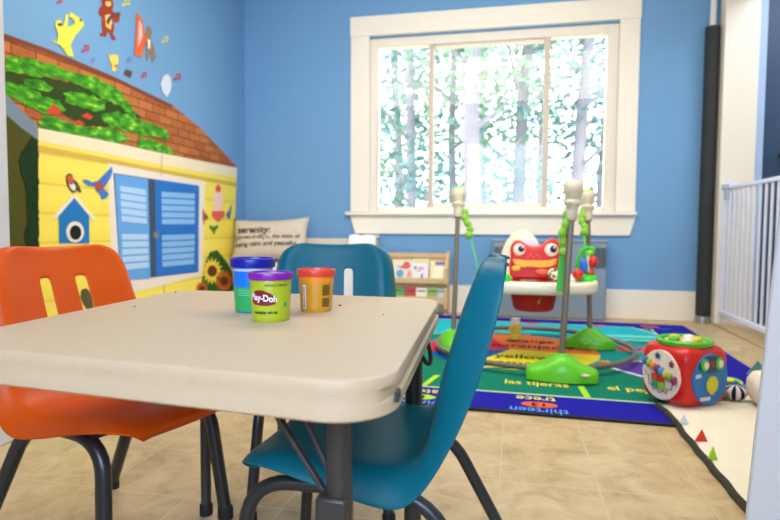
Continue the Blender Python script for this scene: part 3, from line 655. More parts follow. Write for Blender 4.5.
# ================================================================== PLAY DOUGH CANS
def can(label, x, y, r0, r1, h, rl_, hl, body_m, lid_m, rz=0.0):
    t = thing('dough_can', label, 'can', (x, y, TH), rz)
    MB().lathe([(.001, .002), (r0 * .9, .002), (r0 * .94, 0), (r0, .003), (r0 + (r1 - r0) * .06, .008), (r1, h - hl * .6), (r1 * .97, h - hl * .3)], seg=48).build('can_body', body_m, t, smooth=50)
    MB().lathe([(r1 * .98, h - hl), (rl_ * .985, h - hl), (rl_, h - hl * .85), (rl_, h - hl * .22), (rl_ * .985, h - hl * .05), (rl_ * .95, h), (rl_ * .90, h - .0005), (rl_ * .88, h - .0035), (.001, h - .0035)], seg=48).build('lid', lid_m, t, smooth=50)
    return t
def wrap(r0, r1, h, off):        # (arc length, height) on the can, centred on local -Y
    def fn(u, v):
        r = r0 + (r1 - r0) * v / h + off; a = -PI / 2 + u / r0
        return (r * cos(a), r * sin(a), v)
    return fn
def band(poly, fn, n=10):        # polygon on the curved wall, sliced into vertical strips of even width
    us = [p[0] for p in poly]; lo, hi = min(us), max(us); b = MB()
    def crossings(u):
        ys = []
        for i in range(len(poly)):
            (x0, y0), (x1, y1) = poly[i - 1], poly[i]
            if abs(x1 - x0) > 1e-9 and min(x0, x1) - 1e-9 <= u <= max(x0, x1) + 1e-9: ys.append(y0 + (y1 - y0) * (u - x0) / (x1 - x0))
        return (min(ys), max(ys)) if ys else None
    cols = [(u, crossings(u)) for u in [lo + 1e-5 + (hi - lo - 2e-5) * k / n for k in range(n + 1)]]
    for (ua, ca), (ub, cb) in zip(cols, cols[1:]): b.add([fn(ua, ca[0]), fn(ub, cb[0]), fn(ub, cb[1]), fn(ua, ca[1])], [(0, 1, 2, 3)])
    return b
pl = dict(rough=0.3, var=0.03)
lime_c = mat('lime_label', (170, 186, 34), **pl); purple = mat('purple_lid', (128, 24, 160), **pl); red_l = mat('red_lid', (226, 66, 42), **pl); blue_l = mat('blue_lid', (16, 26, 150), **pl)
clear_y = mat('amber_label', (208, 146, 34), **pl); blue_c = mat('blue_label', (14, 116, 214), **pl); green_c = mat('green_label', (30, 164, 90), **pl)
face = lambda x, y: math.atan2(y, x) + PI / 2 + PI     # turn local -Y towards the camera
r0, r1, h = .0282, .0315, .0735
c1 = can('lime green dough can with purple lid, front one of three on the table', -.360, .812, r0, r1, h, .0342, .0105, lime_c, purple, math.atan2(-.368, -.835) * -1 * 0 + math.atan2(.368, .835) - math.radians(8))
f1 = wrap(r0, r1, h, .0004); f2 = wrap(r0, r1, h, .0008)
band([(x - .006, z) for x, z in ((-.0215, .031), (-.0205, .040), (-.013, .0475), (-.002, .0485), (.010, .0435), (.0185, .036), (.0165, .0275), (.006, .025), (-.006, .0255), (-.016, .0265))], f1, 18).build('logo_shield', mat('maroon_label', (126, 26, 30), **pl), c1, smooth=0)
ink = mat('dark_label_ink', (60, 62, 16), **pl); wht = mat('white_label_ink', (240, 238, 230), **pl)
lettering('lettering', 'Play-Doh', .0135, wht, lambda u, v: f2(u - .0075, .0365 + v - u * .10), c1, .0004, .80)
lettering('lettering', 'MODELING COMPOUND', .0052, ink, lambda u, v: f1(u + .012, .0555 + v), c1, .0001, .55)
lettering('lettering', 'contains wheat', .0062, ink, lambda u, v: f1(u - .0045, .0150 + v), c1, .0003, .95)
band(ellipse(.026, .026, .003, .004, 12), f1, 6).build('round_emblem', mat('teal_label_ink', (40, 150, 110), **pl), c1, smooth=0)
c2 = can('amber dough can with red lid, right one of three on the table', -.327, .925, .0268, .030, .0715, .0326, .0115, clear_y, red_l, math.atan2(.318, .945))
g1 = wrap(.0268, .030, .0715, .0004); g2 = wrap(.0268, .030, .0715, .0008)
band([(-.0235, .006), (-.0165, .006), (-.0165, .046), (-.0235, .046)], g1, 5).build('white_strip', wht, c2, smooth=0)
band([(-.0225, .008), (-.0175, .008), (-.0175, .011), (-.0225, .011)], g2, 3).build('strip_mark', blue_c, c2, smooth=0)
lettering('lettering', 'NON-TOXIC', .0055, mat('red_label_ink', (190, 50, 50), **pl), lambda u, v: g2(-.020 - v, .028 + u), c2, .0002, 1.0)
lab = MB()
for z0, z1 in ((.009, .024), (.028, .046)):
    lab.add(*(lambda b: (b.v, b.f))(band([(.010, z0), (.024, z0), (.024, z1), (.010, z1)], g1, 6)))
lab.build('back_label', mat('brown_label', (112, 84, 26), **pl), c2, smooth=0)
band([(-.0268 * 1.45, .0505), (.0268 * 1.45, .0505), (.0268 * 1.45, .058), (-.0268 * 1.45, .058)], g1, 24).build('dough_line', mat('orange_dough', (244, 140, 40), **pl), c2, smooth=0)
c3 = can('blue and green dough can with blue lid, tallest and rearmost on the table', -.428, .893, .0292, .0335, .0900, .0372, .0155, blue_c, blue_l, math.atan2(.433, .915))
k1 = wrap(.0292, .0335, .0900, .0004)
band([(-.0292 * 1.5, .002), (.0292 * 1.5, .002), (.0292 * 1.5, .043), (-.0292 * 1.5, .043)], k1, 24).build('green_band', green_c, c3, smooth=0)
band([(-.0292 * 1.5, .069), (.0292 * 1.5, .069), (.0292 * 1.5, .0742), (-.0292 * 1.5, .0742)], k1, 24).build('white_rim', mat('pale_blue_rim', (190, 205, 235), **pl), c3, smooth=0)
for k in range(3):
    band([(-.024, .037 - .004 * k), (-.004, .037 - .004 * k), (-.004, .0385 - .004 * k), (-.024, .0385 - .004 * k)], wrap(.0292, .0335, .0900, .0008), 6).build('print_line', mat('mint_print', (110, 200, 150), **pl), c3, smooth=0)
def crumb(px, py, r, m, label):
    v = ray(px, py); t = (TH - EYE) / v.z
    b = MB().ell((0, 0, r * .5), (r, r * .7, r * .6), 8, 6); o = b.build('dough_crumb', m, loc=(v.x * t, v.y * t, TH)); tag(o, label, 'crumb')
crumb(340, 306, .0028, mat('red_dough', (206, 50, 30), 0.6), 'tiny red dough crumb right of the amber can')
crumb(134.5, 307, .0018, mat('brown_dough', (90, 60, 40), 0.6), 'tiny dark dough crumb near the left table edge')
crumb(175.5, 292.6, .002, MATS['brown_dough'], 'tiny dark dough crumb at the far table edge')
crumb(383.5, 315, .0014, MATS['brown_dough'], 'tiny dark dough crumb right of the red crumb')

# ================================================================== JUMPER (baby bouncer)
JC = Vector((.105, 2.93, 0)); JR = .475
jump = thing('baby_jumper', 'green footed baby jumper with white tray and red frog toy on the rug', 'baby jumper', JC)
feet = [Vector((.202, 2.40, 0)), Vector((.395, 3.08, 0)), Vector((-.285, 2.86, 0))]
tops = [Vector((.234, 2.45, .732)), Vector((.383, 3.19, .742)), Vector((-.287, 3.06, .752))]
fgreen = mat('lime_green_plastic', (96, 192, 22), 0.35, var=0.04); greyt = mat('grey_brown_pole', (112, 104, 88), 0.35, metal=0.2, var=0.05); cream = mat('cream_plastic', (204, 194, 166), 0.4, var=0.03)
FZ = RZ + 0.007
ringpts = [(JR * cos(a), (JR + .02) * sin(a), FZ + .03) for a in [2 * PI * k / 48 for k in range(48)]]
MB().tube(ringpts, .0125, 10, True).build('ring_tube', greyt, jump)
for i, (f, tp) in enumerate(zip(feet, tops)):
    c = f - JC; tang = Vector((-c.y, c.x, 0)).normalized(); rad = c.normalized()
    if i == 0: tang = Vector((1, -.03, 0)).normalized(); rad = Vector((0, -1, 0))
    if i == 1: tang = Vector((.92, -.38, 0)).normalized()
    rows = []
    prof_f = [(-1.0, .052, .030), (-.98, .066, .042), (-.85, .076, .052), (-.65, .088, .06), (-.42, .108, .068), (-.22, .136, .072), (-.05, .15, .074), (.06, .15, .074), (.22, .136, .072), (.42, .108, .068), (.65, .086, .06), (.85, .074, .052), (.98, .064, .042), (1.0, .052, .030)]
    if i: prof_f = [(a, b * .98, d) for a, b, d in prof_f]
    hw = (.140, .104, .130)[i]
    for t_, hh, dd in prof_f:
        hh *= .72
        row = [c + tang * (t_ * hw) + rad * (dd * cos(a)) * (1.0 if a <= PI else 1) + Vector((0, 0, FZ + max(0.0, hh * sin(a) ** .7 if sin(a) > 0 else 0))) for a in [PI * k / 14 for k in range(15)]]
        rows.append(row)
    ft = MB().loft(rows).build('foot', fgreen, jump, smooth=60)
    if i != 2:
        MB().ell(c + Vector((-.03 if i else .085, -.075, FZ + .035)), (.03 if i else .018, .012, .018 if i else .008)).build('foot_button', fgreen if i else cream, ft)
    b0 = c + Vector((0, 0, FZ + .10)); b1 = tp - JC
    d = (b1 - b0).normalized()
    MB().tube([b0, b1], .0135 if i == 0 else .0125, 12).build('pole', greyt, jump)
    cp = MB().lathe([(.019, -.055), (.022, -.05), (.024, -.02), (.026, .005), (.034, .012), (.034, .022), (.026, .03), (.029, .038), (.038, .062), (.041, .080), (.037, .098), (.025, .110), (.001, .115)], b1 - d * .02, 24, d).build('pole_cap', cream, jump, smooth=60)
    if i: MB().lathe([(.0375, .0), (.036, .010), (.026, .021), (.001, .027)], b1 - d * .02 + d * .091, 20, d).build('cap_top', mat('lime_cap', (160, 206, 60), 0.4), cp)
# straps with knitted caterpillar covers
ends = [Vector((-.005, -.30, .362)), Vector((.285, .10, .38)), Vector((-.272, .06, .385))]
strap_m = mat('green_webbing', (76, 190, 74), 0.7, bump=.2, bscale=500); cat_m = mat('green_fleece', (128, 186, 52), 0.9, bump=.6, bscale=150, sheen=.3)
sw = [.026, .008, .008]
for i, tp in enumerate(tops):
    a = tp - JC + Vector((-.028 if i != 2 else .03, 0, -.025)); 
    if i == 0: a = tp - JC + Vector((-.022, 0, -.03)); e = Vector((a.x - .022, a.y + .0, .365))
    elif i == 1: e = Vector((.262, .06, .40)); a = tp - JC + Vector((-.03, 0, -.01))
    else: e = ends[2]
    L_ = (e - a).length; dd = (e - a).normalized()
    MB().bar(a + dd * .02, e, sw[i], .004, (1, 0, 0)).build('strap', strap_m, jump)
    n = 28; ln = .19 if i == 0 else .16; pts = []; rr = []
    for k in range(n + 1):
        s = k / n; pts.append(a + dd * (ln * s) + Vector((.008 * sin(s * 9 + i), .004 * cos(s * 8), 0))); rr.append(.013 + .006 * abs(sin(s * PI * 5)) + (.004 if s > .85 else 0))
    MB().tube(pts, rr, 12).build('strap_cover', cat_m, jump, smooth=180)
# tray
trp = []
TX, TY = .292, .30
def tray_row(sc, z): return [Vector((TX * sc * math.copysign(abs(cos(a)) ** .6, cos(a)), TY * sc * math.copysign(abs(sin(a)) ** .6, sin(a)), z)) for a in [2 * PI * k / 56 for k in range(56)]]
MB().loft([tray_row(.42, .335), tray_row(.93, .326), tray_row(.985, .331), tray_row(1.0, .345), tray_row(1.0, .372), tray_row(.985, .382), tray_row(.96, .383), tray_row(.94, .376), tray_row(.55, .370), tray_row(.50, .372), tray_row(.44, .372), tray_row(.42, .36), tray_row(.42, .335)], capA=False, capB=False).build('tray', mat('white_tray_plastic', (238, 226, 200), 0.35, var=.03), jump, smooth=60)
seat_m = mat('red_seat_fabric', (168, 16, 22), 0.75, var=.1, bump=.3, bscale=60)
st = MB().loft([[Vector((r_ * cos(a), r_ * .9 * sin(a), z)) for a in [2 * PI * k / 28 for k in range(28)]] for r_, z in ((.02, .218), (.085, .220), (.098, .232), (.104, .26), (.112, .30), (.128, .34), (.14, .366), (.133, .368), (.12, .34), (.1, .30), (.02, .285))]).build('seat', seat_m, jump, smooth=60)
MB().bar((.035, -.092, .325), (.02, -.092, .262), .010, .006, (1, 0, 0)).build('seat_tab', mat('olive_tab', (140, 150, 30), .7), st)
# padded head rest
rows = []
for k in range(9):
    t_ = -1 + 2 * k / 8; sc = math.sqrt(max(0.02, 1 - t_ * t_ * .9))
    rows.append([Vector((-.058 + .120 * sc ** .4 * cos(a), .145 + .028 * t_ + (.02 * sin(a)), .385 + (.235 if sin(a) > 0 else .05) * sc ** .4 * sin(a))) for a in [2 * PI * j / 30 for j in range(30)]])
hr = MB().loft(rows).build('head_rest', mat('cream_quilt', (238, 220, 190), .85, var=.08, vscale=40, bump=.4, bscale=90), jump, smooth=180)
MB().ell((-.03, .112, .53), (.058, .012, .052)).build('inner_cushion', mat('lilac_fabric', (222, 212, 226), .85), hr)
# frog
frog_m = mat('red_frog_plastic', (208, 30, 22), 0.35, var=.05)
fo = [(-.128, .375), (.118, .375), (.142, .405), (.146, .452), (.150, .50), (.146, .54), (.128, .566), (.096, .570), (.068, .556), (.045, .536), (.0, .528), (-.045, .536), (-.068, .550), (-.096, .562), (-.128, .552), (-.144, .522), (-.142, .48), (-.148, .44), (-.146, .40)]
fy = -.05
fX = lambda x: x * .80 + .012
fZ = lambda z: .378 + (z - .375) * 1.04
fb = MB().prism([(fX(x - .018), fZ(z)) for x, z in fo], lambda u, v, t: (u, t, v), fy - .03, fy + .03)
frog = fb.build('frog_toy', frog_m, jump, bevel=.014)
for ex, er in ((-.108, .029), (.080, .032)):
    ey = MB().ell((fX(ex), fy - .030, fZ(.515)), (er, .014, er), 24, 12).build('eye', mat('cream_eye', (244, 226, 208), .3), frog)
    MB().ell((fX(ex) + .009, fy - .043, fZ(.520)), (er * .52, .006, er * .56)).build('pupil', mat('purple_pupil', (40, 24, 70), .25), ey)
    MB().ell((fX(ex) + .013, fy - .049, fZ(.528)), (er * .16, .003, er * .16), 10, 6).build('eye_glint', mat('white_plastic', (245, 245, 245), .3), ey)
MB().prism([(-.148, .462), (-.05, .456), (.06, .458), (.112, .468), (.104, .440), (.07, .428), (.02, .424), (-.03, .428), (-.09, .424), (-.13, .436)], lambda u, v, t: (fX(u), t, fZ(v) + .008), fy - .042, fy - .028).build('mouth', mat('orange_yellow_plastic', (244, 170, 50), .4), frog, bevel=.004)
nb = MB()
for x, z in ((-.055, .482), (-.04, .492), (-.028, .480), (.0, .49), (.012, .48)): nb.ell((fX(x), fy - .03, fZ(z)), (.004, .004, .004), 8, 6)
nb.build('nostril_dots', mat('orange_dot', (236, 110, 60), .4), frog)
MB().ell((fX(-.125), fy - .04, .432), (.022, .014, .014)).build('tongue_tip', MATS['orange_yellow_plastic'], frog)
MB().ell((fX(.03), fy - .04, .415), (.035, .014, .018)).build('cheek', mat('orange_red_plastic', (226, 84, 50), .4), frog)
# small toys round the tray
def dots(N, Lk, tc):
    v = N.new('ShaderNodeTexVoronoi'); v.inputs['Scale'].default_value = 70; Lk.new(tc.outputs['Object'], v.inputs['Vector']); return v.outputs['Distance']
spot = ramp_mat('spotted_fabric', [(.0, (20, 20, 20)), (.42, (20, 20, 20)), (.48, (240, 225, 190)), (1, (240, 225, 190))], dots, .8)
MB().ell((.088, -.10, .408), (.03, .024, .03), 16, 10).build('spotted_knob', spot, jump)
MB().box((.128, -.095, .402), (.034, .04, .056)).build('blue_block', mat('blue_toy_plastic', (24, 110, 210), .4), jump, bevel=.008)
MB().ell((.20, -.08, .41), (.026, .026, .026), 16, 10).build('red_knob', frog_m, jump)
MB().ell((-.145, -.14, .388), (.034, .03, .026), 16, 10).build('green_knob', mat('bright_green_plastic', (40, 196, 40), .35), jump)
bgreen = MATS['bright_green_plastic']
bt = MB().lathe([(.075, .366), (.078, .378), (.07, .392), (.05, .40), (.001, .402)], (.268, -.02, 0), 28).build('bead_toy', bgreen, jump, smooth=60)
MB().tube(fillet([(.205, -.02, .385), (.205, -.02, .47), (.23, -.02, .53), (.275, -.02, .545), (.315, -.02, .53)], .04), .011, 10).build('arch', bgreen, bt)
MB().ell((.245, -.03, .445), (.028, .024, .042), 18, 12).build('blue_bead', MATS['blue_toy_plastic'], bt)
MB().ell((.305, -.04, .47), (.030, .028, .030), 18, 12).build('red_bead', frog_m, bt)
MB().ell((.29, -.02, .415), (.028, .022, .022), 18, 12).build('orange_bead', MATS['orange_red_plastic'], bt)
MB().ell((.285, -.02, .515), (.028, .018, .018), 18, 12).build('green_bead', mat('yellow_green_plastic', (120, 200, 60), .4), bt)
MB().ell((.275, -.03, .455), (.012, .014, .05), 14, 10).build('white_bead', cream, bt)

_m = Matrix.Translation((.248, -.02, .372)) @ Matrix.Diagonal((.72, .8, .92, 1)) @ Matrix.Translation((-.268, .02, -.366))
for o in [bt] + list(bt.children): o.data.transform(_m)

# ================================================================== small toys and quilted mat
bp_ = on_floor(515, 342)
bot = thing('toy_bottle', 'small yellow toy bottle with white cap standing on the rug', 'bottle', (bp_[0], bp_[1] , FZ))
MB().lathe([(.03, 0), (.034, .004), (.034, .03), (.027, .038), (.034, .046), (.034, .072), (.020, .088), (.020, .09)], seg=24).build('bottle_body', mat('yellow_bottle_plastic', (226, 204, 80), .3), bot)
MB().lathe([(.024, .088), (.026, .09), (.026, .112), (.022, .118), (.001, .118)], seg=24).build('cap', mat('white_cap', (240, 238, 225), .4), bot)

CU = .212
cube = thing('activity_cube', 'red rounded activity cube with oval toy panels on the white mat', 'toy', (.598, 2.175, 0.019), math.radians(33.7))
def superbox(h, e, n=16):
    rows = []
    b = MB()
    for ax in range(3):
        for sg in (-1, 1):
            g = []
            for i in range(n + 1):
                r_ = []
                for j in range(n + 1):
                    p = [0, 0, 0]; p[ax] = sg; p[(ax + 1) % 3] = -1 + 2 * i / n; p[(ax + 2) % 3] = -1 + 2 * j / n
                    l = sum(abs(q) ** e for q in p) ** (1 / e); r_.append((p[0] / l * h, p[1] / l * h, p[2] / l * h + h))
                g.append(r_)
            b.loft(g, closeU=False, capA=False, capB=False)
    return b
superbox(CU / 2, 5.0).build('cube_body', mat('red_cube_plastic', (200, 22, 14), 0.35, var=.04), cube, smooth=180)
H_ = CU / 2
def face_l(u, v, t=0.0): return (-H_ - t, -u, H_ + v)          # left visible face
def face_r(u, v, t=0.0): return (u, -H_ - t, H_ + v)           # right visible face
def toyprint(fn, name, polys, m, t0, t1, parent): 
    b = MB()
    for p in polys: b.prism(p, lambda u, v, t: fn(u, v, t), t0, t1)
    return b.build(name, m, parent, smooth=0, bevel=.0015 if t1 - t0 > .004 else 0)
cw = mat('cream_panel', (236, 222, 196), .4); 
pL = toyprint(face_l, 'toy_panel', [ellipse(0, -.004, .079, .086, 36)], cw, -.012, .003, cube)
cols = [('bead_blue', (30, 110, 170)), ('bead_lime', (150, 170, 40)), ('bead_orange', (226, 140, 40)), ('bead_purple', (120, 40, 110)), ('bead_sky', (50, 140, 190)), ('bead_lemon', (190, 180, 50)), ('bead_moss', (130, 160, 40)), ('bead_plum', (140, 40, 90))]
for k, (nm, c_) in enumerate(cols):
    u = -.062 + .0178 * k; v = .034 - .0062 * k
    MB().ell(face_l(u, v, .008), (.012, .0105, .0155), 14, 10).build('bead', mat(nm, c_, .4), pL)
toyprint(face_l, 'star', [[(-.012 + .014 * (1 if k % 2 == 0 else .5) * sin(2 * PI * k / 10), .060 + .014 * (1 if k % 2 == 0 else .5) * cos(2 * PI * k / 10)) for k in range(10)]], mat('navy_star', (24, 60, 110), .4), .003, .006, pL)
toyprint(face_l, 'star', [[(.046 + .012 * (1 if k % 2 == 0 else .5) * sin(2 * PI * k / 10), .042 + .014 * (1 if k % 2 == 0 else .5) * cos(2 * PI * k / 10)) for k in range(10)]], mat('maroon_star', (120, 30, 40), .4), .003, .006, pL)
for u0, v0, c_, nm in ((-.020, -.014, (206, 70, 30), 'gear_red'), (.008, -.016, (190, 50, 24), 'gear_scarlet'), (-.018, -.038, (40, 150, 90), 'gear_green'), (.010, -.040, (130, 190, 40), 'gear_lime')):
    toyprint(face_l, 'picture_tile', [[(u0 - .013, v0 - .012), (u0 + .013, v0 - .012), (u0 + .013, v0 + .012), (u0 - .013, v0 + .012)]], mat(nm, c_, .4), .003, .011, pL)
zz = [(-.066, .0), (-.058, -.018), (-.05, -.012), (-.046, -.05), (-.034, -.044), (-.026, -.062), (-.014, -.052), (.0, -.068), (.014, -.056), (.028, -.064), (.034, -.044), (.048, -.046), (.054, -.022), (.062, -.024)]
MB().tube([face_l(u, v, .004) for u, v in zz], .0016, 6).build('zigzag', mat('wine_line', (140, 40, 60), .4), pL)
pR = toyprint(face_r, 'toy_panel', [ellipse(0, -.004, .079, .086, 36)], mat('blue_panel', (20, 110, 180), .35, var=.08), -.012, .003, cube)
toyprint(face_r, 'top_window', [ellipse(.002, .046, .062, .028, 24)], mat('dark_teal_window', (20, 70, 90), .3), .003, .005, pR)
for u in (-.034, .034):
    e = toyprint(face_r, 'spinner', [ellipse(u, .048, .018, .021, 20)], mat('green_spinner', (70, 180, 60), .4), .005, .010, pR)
    toyprint(face_r, 'spinner_face', [ellipse(u + .002, .048, .010, .013, 16)], cw, .010, .012, e)
toyprint(face_r, 'red_square', [[(-.010, .040), (.010, .040), (.010, .058), (-.010, .058)]], mat('crimson_square', (150, 40, 60), .4), .005, .008, pR)
toyprint(face_r, 'balloon', [ellipse(.004, -.022, .026, .030, 24), [(-.004, -.056), (.010, -.056), (.008, -.044), (-.002, -.044)]], mat('yellow_balloon', (206, 196, 40), .4), .003, .008, pR)
for q in ([(-.070, .004), (-.046, .006), (-.046, .018), (-.068, .018)], [(-.045, -.074), (.0, -.074), (.0, -.062), (-.045, -.062)]): toyprint(face_r, 'sticker', [q], mat('pale_sticker', (200, 214, 214), .5), .003, .004, pR)
tp_ = MB().loft([[Vector((r_ * cos(a), r_ * sin(a), z)) for a in [2 * PI * k / 36 for k in range(36)]] for r_, z in ((.062, CU - .012), (.090, CU - .006), (.092, CU + .006), (.084, CU + .012), (.076, CU + .008), (.072, CU - .002), (.062, CU - .012))], capA=False, capB=False).build('top_ring', mat('cube_green', (70, 180, 36), .35), cube)
MB().lathe([(.07, CU - .008), (.066, CU + .003), (.001, CU + .003)], seg=30).build('top_plate', mat('peach_plate', (236, 190, 130), .4), cube)
for k in range(5):
    a = 2 * PI * k / 5 + .4; MB().ell((.04 * cos(a), .04 * sin(a), CU + .008), (.02, .018, .012), 14, 8).build('top_knob', [cw, MATS['yellow_balloon'], MATS['cube_green']][k % 3], cube)

# white quilted mat
qm = mat('white_quilt', (236, 226, 200), .9, var=.05, vscale=8, bump=.35, bscale=40, sheen=.2)
mat_t = thing('play_mat', 'white quilted play mat with dark green edge and felt tags by the right jamb', 'play mat', (.52, 1.9, 0))
def edge_x(y): return .515 + .0 * y - .05 * max(0, (y - 1.95) / .2) ** 2 * .5
def mat_z(x, y):
    d = min(x - edge_x(y), .12) / .12
    base = .004 + .007 * max(0, min(1, (y - 1.86) / .08))
    return base + .010 * max(0.0, d) ** .5 + .003 * sin(x * 21 + y * 9) * d + .003 * sin(y * 26 - x * 13) * d + (.006 * math.exp(-((y - 1.55 - (x - .6) * .35) / .025) ** 2) * d if x > .56 else 0)
rows = []; y0, y1 = 1.20, 2.36
for i in range(61):
    rows.append([(lambda y: (edge_x(y) + q - .52, y - 1.9, mat_z(edge_x(y) + q, y)))(y0 + (y1 - .26 + min(.26, q * .6) - y0) * i / 60) for q in [0, .004, .012, .03, .05, .075, .1, .13, .16, .2, .24, .28, .32, .36, .4, .44, .48, .52, .56, .6, .64, .68]])
MB().loft(rows, closeU=False, capA=False, capB=False).build('quilt', qm, mat_t, smooth=180, solid=.004)
ed = MB(); rows = []
for i in range(61):
    y = y0 + (y1 - .25 - y0) * i / 60; x = edge_x(y) - .52; zb = .004 + .007 * max(0, min(1, (y - 1.86) / .08)); wv = .0015 * sin(y * 47)
    rows.append([(x - .008 + wv, y - 1.9, zb - .002), (x + .006 + wv, y - 1.9, zb - .002), (x + .007 + wv, y - 1.9, zb + .010), (x + .002 + wv, y - 1.9, zb + .013), (x - .006 + wv, y - 1.9, zb + .010)])
ed.loft(rows).build('edge_binding', mat('dark_olive_binding', (50, 48, 34), .85, var=.2, vscale=30, bump=.3, bscale=60), mat_t, smooth=60)
def felt(px, py, s, col, nm, ang, lab_):
    x, y = on_floor(px, py); z = mat_z(max(x, edge_x(y) + .01), y) + .004
    a = Vector((cos(ang), sin(ang), 0)); 
    pts = [Vector((x, y, z)) - a * s * .5, Vector((x, y, z)) + a * s * .5, Vector((x + s * .12, y + .01, z + s * .9))]
    o = Vector((-a.y, a.x, 0)) * .002
    b = MB().loft([[p - o - Vector((.52, 1.9, 0)) for p in pts], [p + o - Vector((.52, 1.9, 0)) for p in pts]])
    q = b.build('felt_tag', mat(nm, col, .9), mat_t, smooth=0); q['label'] = lab_
felt(683.5, 429, .032, (206, 222, 226), 'pale_blue_felt', .2, 'pale blue felt tag'); felt(701, 446, .036, (220, 60, 30), 'red_felt', .15, 'red felt tag'); felt(712, 464, .036, (160, 210, 40), 'lime_felt', .6, 'lime felt tag')
# bolster with teal flag
bo = thing('cushion', 'plump white ribbed cushion with teal felt flag beside the right jamb', 'cushion', (.888, 2.13, .020))
rows = []
for k in range(13):
    t_ = -1 + k / 6; sc = max(.05, (1 - abs(t_) ** 4)) ** .5
    rows.append([Vector((.085 * sc * math.copysign(abs(cos(a)) ** .7, cos(a)) , .12 * t_, .062 + .062 * sc * math.copysign(abs(sin(a)) ** .7, sin(a)) + .002 * sin(a * 9))) for a in [2 * PI * j / 32 for j in range(32)]])
MB().loft(rows).build('cushion_body', mat('ribbed_white_fabric', (232, 224, 208), .9, bump=.4, bscale=50), bo, smooth=180)
MB().prism([(-.075, .108), (-.010, .118), (-.040, .158)], lambda u, v, t: (u, t + .085, v - .012), -.003, .003).build('felt_flag', mat('teal_felt', (84, 142, 142), .9), bo, smooth=0)
# striped soft ball and scattered soft toys
bx, by = on_floor(737, 408); 
def stripes(N, Lk, tc):
    g = N.new('ShaderNodeTexGradient'); g.gradient_type = 'RADIAL'; Lk.new(tc.outputs['Object'], g.inputs['Vector'])
    m_ = N.new('ShaderNodeMath'); m_.operation = 'MULTIPLY'; m_.inputs[1].default_value = 7; Lk.new(g.outputs['Fac'], m_.inputs[0])
    f = N.new('ShaderNodeMath'); f.operation = 'FRACT'; Lk.new(m_.outputs[0], f.inputs[0]); return f.outputs[0]
bw = ramp_mat('black_white_stripe', [(0, (24, 24, 26)), (.42, (24, 24, 26)), (.46, (226, 222, 222)), (.96, (226, 222, 222)), (1, (24, 24, 26))], stripes, .85)
MB2 = MB().ell((0, 0, .027), (.038, .034, .027), 32, 16); tag(MB2.build('soft_ball', bw, loc=(bx, by + .02, .022), smooth=180), 'black and white striped soft ball on the white mat', 'toy ball')
x, y = on_floor(722, 404); so = thing('soft_toy', 'grey green crumpled soft toy right behind the red cube', 'soft toy', (x, y, .02))
MB().ell((0, 0, .024), (.035, .045, .022), 18, 10, .4).ell((-.02, .03, .03), (.03, .03, .022), 16, 10).build('toy_body', mat('grey_green_fabric', (128, 126, 96), .9, var=.3, vscale=40, bump=.5, bscale=80), so, smooth=180)
x, y = on_floor(727, 396); so = thing('soft_toy', 'blue soft toy with yellow patch behind the red cube', 'soft toy', (x, y, .018))
MB().ell((0, 0, .025), (.045, .035, .024), 18, 10, .3).ell((.03, .0, .018), (.028, .02, .016), 14, 8).build('toy_body', mat('teal_blue_fabric', (30, 110, 150), .9, var=.3, vscale=30), so, smooth=180)
MB().ell((.0, -.012, .046), (.02, .02, .008), 14, 8).build('patch', mat('yellow_fabric', (214, 214, 90), .9), so)
x, y = on_floor(741, 397); so = thing('soft_toy', 'grey and red little soft toy beside the striped ball', 'soft toy', (x, y, .018))
MB().ell((0, 0, .016), (.05, .016, .014), 18, 10, -.5).build('toy_body', mat('blue_grey_fabric', (120, 140, 170), .9, var=.3, vscale=60), so, smooth=180)
MB().ell((-.035, .02, .03), (.013, .012, .014), 14, 8).build('toy_head', mat('red_fabric', (190, 60, 60), .9), so)
MB().ell((.045, -.025, .014), (.014, .011, .011), 14, 8).build('toy_tail', mat('brown_fabric', (110, 96, 80), .9), so)

# ================================================================== gate and pole
gate_m = mat('white_gate_steel', (224, 228, 244), .35, var=.02)
gate = thing('baby_gate', 'white metal safety gate across the right doorway', 'gate', (XR + .005, 3.66, .02))
GY0, GY1 = -.375, .46
g = MB()
for y in (GY0 - .022, GY1 + .0): g.span((-.014, y - .013, -.008), (.014, y + .013, .905))
g.span((-.012, GY0, .05), (.012, GY1, .08))
g.build('gate_frame', gate_m, gate, bevel=.004)
MB().span((-.011, GY0 + .01, .862), (.011, GY1 - .0, .885)).build('top_rail', gate_m, gate, bevel=.004)
nb = 11
for k in range(nb):
    y = GY0 + .045 + (GY1 - GY0 - .09) * k / (nb - 1)
    MB().tube([(0, y, .078), (0, y, .865)], .0075, 10).build('bar', gate_m, gate)
MB().span((-.022, GY1 - .15, .868), (.022, GY1 - .01, .905)).build('latch', gate_m, gate, bevel=.008)
MB().span((-.024, GY1 - .11, .80), (.0, GY1 - .075, .868)).build('latch_handle', mat('grey_latch', (196, 200, 214), .4), gate, bevel=.005)
pole = thing('padded_pole', 'dark foam padded white pole in the right corner', 'pole', (1.262, 4.205, 0))
MB().tube([(0, 0, 0.004), (0, 0, ZC)], .019, 16).build('pole_tube', mat('white_pole_paint', (232, 230, 226), .4), pole)
MB().tube([(0, 0, .05), (0, 0, 1.96)], .045, 20).build('foam_sleeve', mat('charcoal_foam', (48, 50, 50), .8, bump=.2, bscale=80), pole)
MB().lathe([(.052, 0), (.052, .02), (.045, .045), (.03, .05)], seg=20).build('base_ring', mat('brushed_steel', (170, 168, 164), .3, metal=.8), pole)

